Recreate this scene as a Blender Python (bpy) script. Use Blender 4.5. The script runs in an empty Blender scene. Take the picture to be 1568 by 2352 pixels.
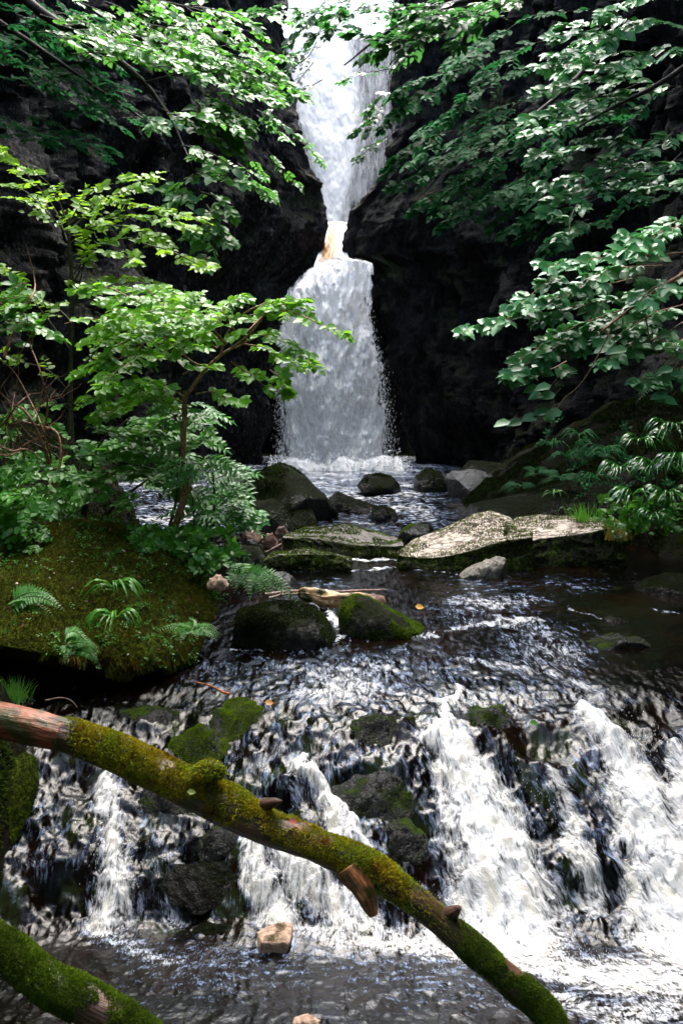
import bpy, math, random
import numpy as np
from mathutils import Vector
random.seed(7); RNG = np.random.default_rng(11)
scene = bpy.context.scene
COL = scene.collection
F = 2287.0; CZ = 2.2; PITCH = math.atan(226/2287); CP, SP = math.cos(PITCH), math.sin(PITCH)

# ---------- survey helpers: picture bearings (photo scaled to 1568 wide) -> metres in the gorge ----------
def ray(px, py):
    a = (np.asarray(px, float)-784)/F; b = -(np.asarray(py, float)-1176)/F
    return a, CP+b*SP, -SP+b*CP
def P(px, py, Y):
    x, y, z = ray(px, py); k = Y/y
    return np.stack(np.broadcast_arrays(x*k, y*k, CZ+z*k), -1)
def zrow(py, Y): return float(P(784, py, Y)[2])

# ---------- noise ----------
def _h(ix, iy, iz, s):
    n = (ix.astype(np.int64)*374761393 + iy.astype(np.int64)*668265263 + iz.astype(np.int64)*2147483647 + s*1274126177) & 0xffffffff
    n = ((n ^ (n >> 13))*1274126177) & 0xffffffff
    n = ((n ^ (n >> 16))*2246822519) & 0xffffffff
    return ((n ^ (n >> 15)) & 0xffffff)/float(0xffffff)
def vn(x, y, z=0, s=0):
    x, y, z = np.broadcast_arrays(np.asarray(x, float), np.asarray(y, float), np.asarray(z, float))
    ix, iy, iz = np.floor(x), np.floor(y), np.floor(z)
    fx, fy, fz = x-ix, y-iy, z-iz
    fx = fx*fx*(3-2*fx); fy = fy*fy*(3-2*fy); fz = fz*fz*(3-2*fz)
    r = 0
    for dx in (0, 1):
        for dy in (0, 1):
            for dz in (0, 1):
                w = (fx if dx else 1-fx)*(fy if dy else 1-fy)*(fz if dz else 1-fz)
                r = r + w*_h(ix+dx, iy+dy, iz+dz, s)
    return r*2-1
def fbm(x, y, z=0, s=0, o=4, g=.5):
    r = 0; a = 1; t = 0; k = 1
    for i in range(o):
        r = r + a*vn(np.asarray(x)*k+i*17.3, np.asarray(y)*k+i*9.1, np.asarray(z)*k, s+i); t += a; a *= g; k *= 2.03
    return r/t
def sstep(a, b, x):
    t = np.clip((x-a)/(b-a), 0, 1); return t*t*(3-2*t)

# ---------- meshes ----------
def mesh_from(name, V, Fc, mat=None, parent=None, attrs=None, smooth=True, vec=None):
    V = np.ascontiguousarray(V, dtype=np.float32); me = bpy.data.meshes.new(name)
    if isinstance(Fc, np.ndarray):
        k = Fc.shape[1]; n = len(Fc)
        me.vertices.add(len(V)); me.vertices.foreach_set('co', V.ravel())
        me.loops.add(n*k); me.loops.foreach_set('vertex_index', Fc.astype(np.int32).ravel())
        me.polygons.add(n); me.polygons.foreach_set('loop_start', np.arange(0, n*k, k, dtype=np.int32))
        me.polygons.foreach_set('loop_total', np.full(n, k, np.int32)); me.update(calc_edges=True)
    else:
        me.from_pydata([tuple(map(float, v)) for v in V], [], [tuple(map(int, f)) for f in Fc]); me.update()
    if smooth: me.polygons.foreach_set('use_smooth', np.ones(len(me.polygons), bool))
    for k, a in (attrs or {}).items():
        at = me.attributes.new(k, 'FLOAT', 'POINT'); at.data.foreach_set('value', np.asarray(a, np.float32).ravel())
    for k, a in (vec or {}).items():
        at = me.attributes.new(k, 'FLOAT_VECTOR', 'POINT'); at.data.foreach_set('vector', np.ascontiguousarray(a, dtype=np.float32).ravel())
    o = bpy.data.objects.new(name, me); COL.objects.link(o)
    if mat: me.materials.append(mat)
    if parent: o.parent = parent
    return o
def grid_faces(n, m, wrap=False, off=0):
    i = np.arange(n-1)[:, None]; j = np.arange(m if wrap else m-1)[None, :]; j2 = (j+1) % m
    return (np.stack([i*m+j, i*m+j2, (i+1)*m+j2, (i+1)*m+j], -1).reshape(-1, 4))+off
def tag(o, label=None, cat=None, group=None, kind=None):
    if label: o['label'] = label
    if cat: o['category'] = cat
    if group: o['group'] = group
    if kind: o['kind'] = kind
    return o
def empty(name, loc=(0, 0, 0)):
    o = bpy.data.objects.new(name, None); COL.objects.link(o); o.location = loc; return o
def adopt(root):
    """children built in world metres keep their place under an empty that stands at the thing's base"""
    bpy.context.view_layer.update()
    for c in root.children: c.matrix_parent_inverse = root.matrix_world.inverted()
class Geo:
    """collects quads/tris for one mesh"""
    def __init__(s): s.V = []; s.F3 = []; s.F4 = []; s.A = []; s.n = 0
    def add(s, V, Fc, rnd=0.5):
        V = np.asarray(V, float); Fc = np.asarray(Fc)+s.n
        (s.F3 if Fc.shape[1] == 3 else s.F4).append(Fc); s.V.append(V); s.A.append(np.broadcast_to(np.asarray(rnd, float), (len(V),))); s.n += len(V)
    def build(s, name, mat, parent=None, smooth=True):
        V = np.concatenate(s.V); A = np.concatenate(s.A)
        f3 = np.concatenate(s.F3) if s.F3 else np.zeros((0, 3), int)
        f4 = np.concatenate(s.F4) if s.F4 else np.zeros((0, 4), int)
        me = bpy.data.meshes.new(name); me.vertices.add(len(V)); me.vertices.foreach_set('co', V.astype(np.float32).ravel())
        L = np.concatenate([f3.ravel(), f4.ravel()]).astype(np.int32)
        me.loops.add(len(L)); me.loops.foreach_set('vertex_index', L); n3, n4 = len(f3), len(f4); me.polygons.add(n3+n4)
        me.polygons.foreach_set('loop_start', np.concatenate([np.arange(n3)*3, n3*3+np.arange(n4)*4]).astype(np.int32))
        me.polygons.foreach_set('loop_total', np.concatenate([np.full(n3, 3), np.full(n4, 4)]).astype(np.int32)); me.update(calc_edges=True)
        if smooth: me.polygons.foreach_set('use_smooth', np.ones(n3+n4, bool))
        at = me.attributes.new('rnd', 'FLOAT', 'POINT'); at.data.foreach_set('value', A.astype(np.float32))
        o = bpy.data.objects.new(name, me); COL.objects.link(o); me.materials.append(mat)
        if parent: o.parent = parent
        return o
def tube(g, pts, r0, r1, k=5, rnd=.5, noise_amp=0.0):
    pts = np.asarray(pts, float); n = len(pts)
    T = np.gradient(pts, axis=0); T /= np.linalg.norm(T, axis=1)[:, None]+1e-9
    ref = np.array([0, 1, .3]); U = np.cross(T, ref); U /= np.linalg.norm(U, axis=1)[:, None]+1e-9; W = np.cross(T, U)
    a = np.linspace(0, 2*np.pi, k, endpoint=False); r = np.linspace(r0, r1, n) if np.isscalar(r0) else np.asarray(r0)
    V = pts[:, None]+r[:, None, None]*(np.cos(a)[None, :, None]*U[:, None]+np.sin(a)[None, :, None]*W[:, None])
    V = V.reshape(-1, 3)
    if noise_amp: V = V+noise_amp*np.stack([vn(V[:, 0]*40, V[:, 1]*40, V[:, 2]*40, q) for q in (1, 2, 3)], -1)
    g.add(V, grid_faces(n, k, True), rnd)
def smooth_line(pts, n):
    pts = np.asarray(pts, float)
    if len(pts) < 3:
        t = np.linspace(0, 1, n)[:, None]; return pts[0]*(1-t)+pts[-1]*t
    d = np.r_[0, np.cumsum(np.linalg.norm(np.diff(pts, axis=0), axis=1))]; q = np.linspace(0, d[-1], n)
    m = np.gradient(pts, d, axis=0); i = np.clip(np.searchsorted(d, q, 'right')-1, 0, len(pts)-2)
    h = (d[i+1]-d[i]); t = ((q-d[i])/h)[:, None]; h = h[:, None]
    return (2*t**3-3*t**2+1)*pts[i]+(t**3-2*t**2+t)*h*m[i]+(-2*t**3+3*t**2)*pts[i+1]+(t**3-t**2)*h*m[i+1]

# leaf template: 8 verts, unit length along +x, normal +z
def leaf_tpl(w=.3, fold=.10, droop=.12, nose=.7):
    V = np.array([[0, 0, 0], [.36, 0, -.02], [nose, 0, -.05], [1, 0, -droop], [.28, w, fold], [.66, w*.82, fold*.8-.03], [.28, -w, fold], [.66, -w*.82, fold*.8-.03]], float)
    T3 = np.array([[0, 1, 4], [2, 3, 5], [0, 6, 1], [2, 7, 3]]); T4 = np.array([[1, 2, 5, 4], [6, 7, 2, 1]])
    return V, T3, T4
def leaves(g, O, D, N, S, rnd, tpl):
    """many leaves at once: origins, directions, normals, sizes"""
    V, T3, T4 = tpl; n = len(O)
    D = D/(np.linalg.norm(D, axis=1)[:, None]+1e-9); B = np.cross(N, D); B /= np.linalg.norm(B, axis=1)[:, None]+1e-9; N = np.cross(D, B)
    W = O[:, None]+S[:, None, None]*(V[None, :, 0, None]*D[:, None]+V[None, :, 1, None]*B[:, None]+V[None, :, 2, None]*N[:, None])
    k = len(V); off = (np.arange(n)*k)[:, None, None]
    f3 = (T3[None]+off).reshape(-1, 3); f4 = (T4[None]+off).reshape(-1, 4) if T4 is not None else None
    s = g.n; g.V.append(W.reshape(-1, 3)); g.A.append(np.repeat(rnd, k)); g.F3.append(f3+s)
    if f4 is not None: g.F4.append(f4+s)
    g.n += n*k
TUFT = (np.array([[0, -.22, 0], [0, .22, 0], [1, 0, 0], [0, 0, .2], [0, 0, -.2], [.9, .1, .2]], float), np.array([[0, 1, 2], [3, 4, 5]]), None)

# ---------- materials ----------
class NT:
    def __init__(s, name):
        s.m = bpy.data.materials.new(name); s.m.use_nodes = True; s.t = s.m.node_tree; s.t.nodes.clear()
        s.out = s.t.nodes.new('ShaderNodeOutputMaterial')
    def n(s, typ, inputs=None, **kw):
        nd = s.t.nodes.new('ShaderNode'+typ)
        for k, v in kw.items(): setattr(nd, k, v)
        for k, v in (inputs or {}).items():
            if isinstance(v, bpy.types.NodeSocket): s.t.links.new(v, nd.inputs[k])
            else: nd.inputs[k].default_value = v
        return nd
    def attr(s, name, vec=False): return s.n('Attribute', attribute_name=name).outputs['Vector' if vec else 'Fac']
    def noise(s, vec, scale, detail=4, rough=.55, dist=0): return s.n('TexNoise', {'Vector': vec, 'Scale': scale, 'Detail': detail, 'Roughness': rough, 'Distortion': dist}).outputs['Fac']
    def ramp(s, f, a, b, lo=0., hi=1.): return s.n('MapRange', {0: f, 1: a, 2: b, 3: lo, 4: hi}, interpolation_type='SMOOTHSTEP').outputs[0]
    def math(s, op, a, b=0., c=None):
        d = {0: a, 1: b}
        if c is not None: d[2] = c
        return s.n('Math', d, operation=op).outputs[0]
    def mix(s, f, a, b):
        nd = s.n('Mix', data_type='RGBA')
        for i, v in ((0, f), (6, a), (7, b)):
            if isinstance(v, bpy.types.NodeSocket): s.t.links.new(v, nd.inputs[i])
            else: nd.inputs[i].default_value = v if i == 0 else (*v, 1) if len(v) == 3 else v
        return nd.outputs[2]
    def vscale(s, v, sc): return s.n('VectorMath', {0: v, 1: sc}, operation='MULTIPLY').outputs[0]
    def bump(s, h, st=.5, d=.02, nrm=None):
        i = {'Height': h, 'Strength': st, 'Distance': d}
        if nrm is not None: i['Normal'] = nrm
        return s.n('Bump', i).outputs[0]
    def bsdf(self, **k):
        d = {'Base Color': k.get('c'), 'Roughness': k.get('r', .5), 'Specular IOR Level': k.get('s', .5)}
        if k.get('nrm') is not None: d['Normal'] = k['nrm']
        if k.get('a') is not None: d['Alpha'] = k['a']
        for q in ('Transmission Weight', 'Coat Weight', 'Coat Roughness', 'IOR'):
            if q in k: d[q] = k[q]
        if not isinstance(d['Base Color'], bpy.types.NodeSocket): d['Base Color'] = (*d['Base Color'], 1)
        return self.n('BsdfPrincipled', d).outputs[0]
    def done(s, sh, disp=None): s.t.links.new(sh, s.out.inputs['Surface']); return s.m
    def pos(s): return s.n('NewGeometry').outputs['Position']
    def nz(s): return s.n('SeparateXYZ', {0: s.n('NewGeometry').outputs['Normal']}).outputs[2]

def rock_mat(name, c1, c2, moss=.5, moss_c=((.010, .016, .003), (.045, .075, .008)), up=1.0, rough=.55, sc=1.0, pale=None, lo=.45, bump=.6, spec=.34):
    """wet rock; moss grows by noise and slope (up>0 on top, up<0 on the sides)"""
    t = NT(name); p = t.pos(); n1 = t.noise(p, 9*sc, 6, .62); n2 = t.noise(p, 38*sc, 5, .65); n3 = t.noise(p, 3.2*sc, 3)
    c = t.mix(t.ramp(t.math('ADD', t.math('MULTIPLY', n1, .6), t.math('MULTIPLY', n2, .4)), .38, .62), c1, c2)
    nz = t.nz()
    if pale is not None:
        pm = t.ramp(t.math('ADD', nz, t.math('MULTIPLY', t.math('SUBTRACT', n1, .5), 1.1)), .60, .74)
        streak = t.noise(t.vscale(p, (10, 16, 30)), 1.0, 5, .7)
        pc = t.mix(t.ramp(streak, .40, .60), (pale[0]*.33, pale[1]*.31, pale[2]*.28), pale)
        c = t.mix(pm, c, pc)
    mm = t.math('ADD', t.math('MULTIPLY', nz, up*.35), t.math('ADD', t.math('MULTIPLY', n3, .8), t.math('MULTIPLY', n2, .5)))
    mm = t.ramp(mm, 1.15-moss*.8, 1.32-moss*.8)
    mc = t.mix(t.ramp(t.noise(p, 70*sc, 3, .7), .35, .7), moss_c[0], moss_c[1])
    c = t.mix(mm, c, mc)
    r = t.math('ADD', t.math('MULTIPLY', mm, .3), t.math('MULTIPLY_ADD', n2, .3, rough-.15))
    h = t.math('ADD', t.math('MULTIPLY', n2, .5), t.math('ADD', n1, t.math('MULTIPLY', t.math('MULTIPLY', t.noise(p, 110*sc, 4, .8), mm), .9)))
    return t.done(t.bsdf(c=c, r=r, s=t.math('MULTIPLY_ADD', mm, -spec*.75, spec), nrm=t.bump(h, bump, .05/sc)))

def leaf_mat(name, c1, c2, gloss=.38, trans=.35, tcol=None, brown=.0, spec=.55):
    t = NT(name); r = t.attr('rnd'); c = t.mix(r, c1, c2)
    if brown: c = t.mix(t.ramp(r, 1-brown, 1-brown*.9), c, (.22, .09, .02))
    n = t.noise(t.pos(), 55, 2); c = t.mix(t.ramp(n, .3, .7, 0, .35), c, c1)
    b = t.bsdf(c=c, r=gloss, s=spec, nrm=t.bump(n, .25, .004))
    tc = t.mix(.5, c, tcol or (c2[0]*1.5, c2[1]*1.6, c2[2]*.6))
    tr = t.n('BsdfTranslucent', {'Color': tc}).outputs[0]
    return t.done(t.n('MixShader', {0: trans, 1: b, 2: tr}).outputs[0])
def bark_mat(name, c1, c2, sc=40):
    t = NT(name); p = t.pos(); n = t.noise(p, sc, 5, .6)
    return t.done(t.bsdf(c=t.mix(t.ramp(n, .35, .65), c1, c2), r=.65, s=.3, nrm=t.bump(n, .5, .01)))
EXPOSURE = 2.9; SHADE_OVERHANG = .28
# ================= world and light =================
w = bpy.data.worlds.new('World'); scene.world = w; w.use_nodes = True; nt = w.node_tree
SUN_EL, SUN_AZ = math.radians(72), math.radians(8)      # azimuth from +Y toward +X
sky = nt.nodes.new('ShaderNodeTexSky'); sky.sky_type = 'NISHITA'; sky.sun_disc = False
sky.sun_elevation = SUN_EL; sky.sun_rotation = SUN_AZ; sky.air_density = 1.6; sky.dust_density = 3; sky.ozone_density = 1
bg = nt.nodes['Background']; nt.links.new(sky.outputs[0], bg.inputs[0]); bg.inputs[1].default_value = 0.15
ld = bpy.data.lights.new('sun', 'SUN'); ld.energy = 1.5; ld.angle = math.radians(48); ld.color = (1, .98, .94)
sun = bpy.data.objects.new('sun', ld); COL.objects.link(sun)
sd = Vector((math.cos(SUN_EL)*math.sin(SUN_AZ), math.cos(SUN_EL)*math.cos(SUN_AZ), math.sin(SUN_EL)))
sun.rotation_euler = sd.to_track_quat('Z', 'Y').to_euler(); sun.location = (0, 8, 22)
cam = bpy.data.cameras.new('camera'); cam.sensor_fit = 'VERTICAL'; cam.sensor_height = 36; cam.lens = 36*F/2352
cam.clip_end = 300; cam.clip_start = .05
co = bpy.data.objects.new('camera', cam); COL.objects.link(co); co.location = (0, 0, CZ); co.rotation_euler = (math.pi/2-PITCH, 0, 0)
scene.camera = co; cam.dof.use_dof = True; cam.dof.focus_distance = 5.6; cam.dof.aperture_fstop = 9.0
vs = scene.view_settings; vs.view_transform = 'Standard'; vs.look = 'None'; vs.gamma = 1; vs.use_curve_mapping = False
vs.exposure = EXPOSURE
scene.cycles.max_bounces = 7; scene.cycles.transparent_max_bounces = 24; scene.cycles.diffuse_bounces = 4
scene.cycles.caustics_reflective = False; scene.cycles.caustics_refractive = False; scene.cycles.use_denoising = True
scene.cycles.sample_clamp_indirect = 6

# ================= stream profile =================
PY = np.array([-6, 3.95, 4.05, 4.25, 4.45, 4.7, 4.9, 5.2, 5.6, 6.35, 6.8, 8.2, 9.0, 9.7, 10.1, 11.5, 12.2, 13.5, 30])
PZ = np.array([0, 0, .03, .20, .37, .55, .655, .735, .785, .835, .87, .895, .93, 1.0, 1.07, 1.10, 1.13, 1.15, 1.15])
def prof(y, x=0):
    y = np.asarray(y, float)+.10*vn(np.asarray(x, float)*1.3, 0, 0, 5)*sstep(8, 5, np.asarray(y, float))
    return (np.interp(y-.04, PY, PZ)+np.interp(y, PY, PZ)+np.interp(y+.04, PY, PZ))/3
def arc(y):
    yy = np.linspace(0, 30, 3001); zz = np.interp(yy, PY, PZ); s = np.r_[0, np.cumsum(np.hypot(np.diff(yy), np.diff(zz)))]
    return np.interp(y, yy, s)
def on_water(px, py):
    """where a bearing meets the stream surface"""
    dx, dy, dz = ray(px, py); yy = np.linspace(2.5, 24, 4300); zr = CZ+dz/dy*yy
    i = np.argmax(zr <= prof(yy, dx/dy*yy)); y = yy[i] if zr[i] <= prof(yy[i], dx/dy*yy[i]) else 21.0
    return np.array([dx/dy*y, y, float(prof(y, dx/dy*y))])

STROKES = [  # foam streams: bearings, half-width (photo px), strength
 ([(1010, 1690), (1060, 1780), (1115, 1900), (1150, 2040), (1160, 2150)], [40, 70, 105, 125, 140], 1.0),
 ([(1048, 1580), (1020, 1690)], [10, 22], .85),
 ([(1340, 1610), (1405, 1700), (1465, 1830), (1520, 1980), (1560, 2160)], [22, 48, 75, 90, 120], 1.0),
 ([(1540, 1700), (1590, 1850), (1620, 2050)], [30, 60, 80], .9),
 ([(690, 1745), (740, 1830), (780, 1910), (830, 1970)], [22, 34, 36, 36], .95),
 ([(640, 1930), (700, 2010), (790, 2090), (860, 2160)], [40, 52, 60, 50], .85),
 ([(570, 1930), (590, 2020), (650, 2120)], [30, 45, 50], .85),
 ([(250, 1775), (242, 1860), (262, 1940), (270, 2030), (255, 2110)], [16, 28, 32, 44, 60], .85),
 ([(330, 1890), (375, 2010), (400, 2110)], [20, 24, 32], .55),
 ([(1275, 1780), (1300, 1860), (1335, 1950), (1360, 2080)], [22, 34, 36, 50], .74),
 ([(560, 1760), (640, 1720), (690, 1745)], [20, 26, 22], .6),
 ([(1000, 2165), (1150, 2200), (1320, 2230), (1568, 2260)], [40, 70, 85, 100], .82),
 ([(700, 2150), (830, 2165), (960, 2180)], [24, 34, 40], .74),
 ([(1200, 2290), (1420, 2330), (1600, 2320)], [50, 70, 80], .66),
 ([(240, 2120), (330, 2190), (420, 2210)], [40, 40, 22], .55),
 ([(960, 1462), (1060, 1440), (1140, 1428), (1240, 1422)], [18, 24, 22, 14], .62),
 ([(1075, 1350), (1120, 1385), (1160, 1400)], [10, 26, 20], .52),
 ([(1050, 1510), (1180, 1532), (1300, 1555), (1400, 1600)], [14, 24, 26, 20], .60),
 ([(1330, 1402), (1375, 1420)], [5, 8], .7), ([(1490, 1400), (1568, 1410)], [4, 4], .55),
 ([(620, 1068), (780, 1072), (950, 1070)], [7, 12, 8], 1.25), ([(640, 1082), (790, 1088), (960, 1084)], [5, 8, 5], .8),
 ([(765, 1175), (830, 1180), (935, 1175)], [3, 8, 7], .8), ([(760, 1198), (860, 1203)], [3, 6], .8),
 ([(800, 1288), (870, 1285), (915, 1290)], [5, 9, 8], .8), ([(640, 1310), (900, 1308), (1060, 1318)], [2, 3, 3], .75),
 ([(760, 1400), (775, 1440)], [12, 14], .9), ([(540, 1492), (640, 1488)], [3, 3], .75), ([(780, 1455), (790, 1470)], [8, 9], .8),
 ([(500, 1205), (520, 1230)], [6, 8], .6), ([(1180, 1300), (1300, 1296), (1420, 1300)], [2, 2, 1.5], .75), ([(1490, 1235), (1568, 1237)], [2, 2], .8),
]
SEG = []
for pts, rad, st in STROKES:
    W3 = [on_water(*p) for p in pts]
    for i in range(len(pts)-1):
        a, b = W3[i], W3[i+1]
        SEG.append((a[0], arc(a[1]), rad[i]*a[1]/F, b[0], arc(b[1]), rad[i+1]*b[1]/F, st))
def foam_at(x, s):
    f = np.zeros_like(x); wr = .035*np.clip(7/np.maximum(8-s, 1.2), 1, 4); s0 = s
    x = x+wr*fbm(x*5, s*5, 0, 91, 4, .6); s = s+wr*1.2*fbm(x*5, s*5, 3, 92, 4, .6)
    for ax, as_, ar, bx, bs, br, st in SEG:
        R = max(ar, br)*2.4
        m = (x > min(ax, bx)-R) & (x < max(ax, bx)+R) & (s > min(as_, bs)-R) & (s < max(as_, bs)+R)
        X, S = x[m], s[m]; dx, ds = bx-ax, bs-as_; t = np.clip(((X-ax)*dx+(S-as_)*ds)/(dx*dx+ds*ds+1e-9), 0, 1)
        r = ar+(br-ar)*t; d = np.hypot(X-ax-dx*t, (S-as_-ds*t)*(1 if as_ < 6.6 else .35 if abs(ds) < .4 else .8))
        v = st*sstep(2.15, .15, d/r); f[m] = np.maximum(f[m], v)
    return f
# dark hollows on the ledges where almost no white water runs
HOLL = [((830, 1800), 75, 45), ((440, 2060), 60, 60), ((470, 1960), 50, 40), ((940, 1900), 40, 50), ((1240, 1720), 70, 60), ((1440, 1760), 40, 90), ((1390, 2060), 70, 60), ((330, 1780), 30, 30), ((150, 2060), 70, 60), ((640, 1850), 40, 30), ((1500, 1640), 60, 60)]
HW = [(on_water(*c), a, b) for c, a, b in HOLL]

rows = np.concatenate([np.linspace(2560, 1300, 520), np.linspace(1297.5, 1062, 150), np.linspace(1061, 1010, 10)])
yt = np.linspace(2.2, 24.5, 6000); zt = prof(yt); tr = (CZ-zt)/yt; rr = 1176+F*(tr-math.tan(PITCH))/(1+math.tan(PITCH)*tr)
yy = np.interp(-rows, -rr[::1][np.argsort(-rr)], yt[np.argsort(-rr)]); yy = np.maximum.accumulate(yy+np.arange(len(yy))*1e-4)
U = np.linspace(-1, 1, 620)
Yg = np.repeat(yy[:, None], len(U), 1); Xg = U[None, :]*(.37*yy[:, None]+.35)+.0
Zg = prof(Yg, Xg); Sg = arc(Yg)
foam = foam_at(Xg.ravel(), Sg.ravel()).reshape(Xg.shape)
face = sstep(3.95, 4.15, Yg)*sstep(5.25, 4.8, Yg)
rough_zone = np.maximum(sstep(5.9, 5.0, Yg)*sstep(3.9, 4.2, Yg), .0)
dark = np.zeros_like(Xg)
for (c, a, b) in HW:
    dark = np.maximum(dark, sstep(1.4, .4, np.hypot((Xg-c[0])/(a*c[1]/F), (Sg-arc(c[1]))/(b*c[1]/F*.9)))*.9)
right_dark = sstep(.9, 1.5, Xg/np.maximum(Yg, .1)*4.6)*sstep(4.9, 5.4, Yg)*sstep(9, 6, Yg)
base = .42*face*(1-.25*sstep(-.25, -.7, Xg))+.50*sstep(6.1, 5.4, Yg)*sstep(4.9, 5.15, Yg)*(1-right_dark)*(1-.7*sstep(-.6, -1.2, Xg))+.46*sstep(4.1, 3.9, Yg)*sstep(3.2, 3.75, Yg)*sstep(-1.3, -.5, Xg)
base = base+.36*sstep(8.6, 7.5, Yg)*sstep(5.2, 5.8, Yg)*(1-.8*right_dark)*sstep(-.9, -.3, Xg)*(.6+.8*sstep(-.2, .3, fbm(Xg*1.5, Yg*1.2, 0, 26, 3)))+.56*sstep(9, 10.5, Yg)*sstep(1.9, .9, Xg/Yg*11)  # pool flecks stand for sky glints, carried by the foam mask
base = base*(.75+.5*(fbm(Xg*2.2, Sg*2.2, 0, 21, 3)+.3))
fo = np.clip(np.maximum(foam, base*(1-dark)), 0, 1.3)
# relief: ledges under the film of water, ripples that run down the flow, boiling foam
def relief(X, Y):
    """bumps of the rocky ledge the water runs down"""
    z0 = prof(Y, X); fc = sstep(3.95, 4.15, Y)*sstep(5.25, 4.8, Y)
    l_ = fbm(X*1.3, Y*1.6, z0*1.5, 31, 5, .5); r_ = 1-np.abs(fbm(X*3.1, Y*2.2, z0*3, 35, 4))*2
    return fc*(.12*l_+.03*(r_-.5)+.034*fbm(X*6, Y*5, z0*3, 33, 4, .6)+.09*np.exp(-((X-.8)/.4)**2-((Y-4.8)/.28)**2))
Zg = Zg+relief(Xg, Yg)-.06*dark*face
amp = .0040+.007*sstep(.3, .9, fo)+.003*sstep(6.5, 5.5, Yg)*(1-face)
amp = amp*np.where(Yg > 9, 3.6, 1)*(1-.5*sstep(4.1, 3.9, Yg))*(1-.55*right_dark)
rip = fbm(Xg*14+.8*fbm(Xg*2, Yg*2, 0, 8), Sg*9, 0, 41, 4, .62)*1.6+.6*(1-2*np.abs(vn(Xg*24, Sg*14, 0, 44)))
far = sstep(8, 11, Yg); rip = rip*(1-far)+far*(fbm(Xg*3.3, Yg*2.6, 0, 61, 4, .6)*2)
Zg = Zg+amp*rip+sstep(.5, 1, fo)*.020*fbm(Xg*16, Sg*8, 0, 51, 3)
Zg = np.maximum(Zg, np.where(Yg < 4.3, -.03+.006*rip, -9))
# the water is piled up in the strongest streams
Zg = Zg+.035*sstep(.6, 1, foam)*face
lean = .42*sstep(-.6, 2.4, Xg)-.15*sstep(-.2, -2.2, Xg)
ov = np.stack([Xg+lean*np.minimum(Sg-arc(5.6), 0)+.0*Sg, Sg, 0*Xg], -1)

def water_mat():
    t = NT('stream_water'); f = t.attr('foam'); q = t.attr('flow', True); p = t.pos(); pool = t.attr('pool')
    v = t.n('VectorMath', {0: q, 1: t.vscale(t.n('TexNoise', {'Vector': t.vscale(q, (3, 2, 1)), 'Scale': 1.3, 'Detail': 2}).outputs['Color'], (.16, .10, 0))}, operation='ADD').outputs[0]
    s1 = t.noise(t.vscale(v, (62, 15, 1)), 1, 6, .68); s2 = t.noise(t.vscale(v, (22, 7, 1)), 1, 4, .6, .4); s3 = t.noise(t.vscale(v, (150, 44, 1)), 1, 3, .7)
    m1 = t.math('ADD', t.math('MULTIPLY', s1, .42), t.math('ADD', t.math('MULTIPLY', s2, .38), t.math('MULTIPLY', s3, .20)))
    d = t.noise(t.vscale(v, (26, 26, 1)), 1, 5, .65)
    m1 = t.math('ADD', t.math('MULTIPLY', m1, t.math('SUBTRACT', 1, pool)), t.math('MULTIPLY', t.math('ADD', t.math('MULTIPLY', d, .55), t.math('MULTIPLY', s3, .45)), pool))
    fr = t.attr('farness'); wv = t.noise(t.vscale(v, (11, 16, 1)), 1, 4, .62)
    m1 = t.math('ADD', t.math('MULTIPLY', m1, t.math('MULTIPLY_ADD', fr, -.65, 1.0)), t.math('MULTIPLY', wv, t.math('MULTIPLY', fr, .65)))
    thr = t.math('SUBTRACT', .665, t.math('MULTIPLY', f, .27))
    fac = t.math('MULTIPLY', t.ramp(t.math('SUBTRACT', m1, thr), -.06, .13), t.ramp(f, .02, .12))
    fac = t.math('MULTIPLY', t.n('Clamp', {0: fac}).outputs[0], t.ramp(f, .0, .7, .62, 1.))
    foam_glint_c = t.mix(t.ramp(s2, .35, .75), (.74, .77, .82), (.76, .72, .62)); foam_glint_c = t.mix(t.ramp(f, .35, .75), (.27, .38, .62), foam_glint_c)  # blue-grey at low foam is sky glint painted into the colour
    bed = t.mix(t.ramp(t.noise(p, 2.6, 3), .42, .62), (.0012, .0010, .0008), (.0046, .0022, .0010))
    bed = t.mix(t.ramp(t.math('ADD', t.noise(p, 6, 4), t.math('MULTIPLY', t.attr('face'), .12)), .62, .74), bed, (.010, .014, .004))
    h = t.math('ADD', t.math('MULTIPLY', s1, 1.0), t.math('ADD', t.math('MULTIPLY', s3, .15), t.math('MULTIPLY', d, .8)))
    nrm = t.bump(h, .7, .004)
    wat = t.bsdf(c=bed, r=.06, s=.5, nrm=nrm, IOR=1.33)
    fm = t.bsdf(c=foam_glint_c, r=.6, s=.2, nrm=t.bump(h, .8, .02))
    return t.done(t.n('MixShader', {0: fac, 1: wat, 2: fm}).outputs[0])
M_WATER = water_mat()
pool = sstep(4.15, 3.95, Yg)
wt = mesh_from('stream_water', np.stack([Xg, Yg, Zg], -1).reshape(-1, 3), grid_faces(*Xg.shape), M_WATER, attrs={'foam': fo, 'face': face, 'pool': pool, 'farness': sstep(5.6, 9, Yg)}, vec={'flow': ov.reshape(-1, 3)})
tag(wt, 'stream running from the plunge pool over the mossy ledge into the lower pool', 'stream', kind='structure')

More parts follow.
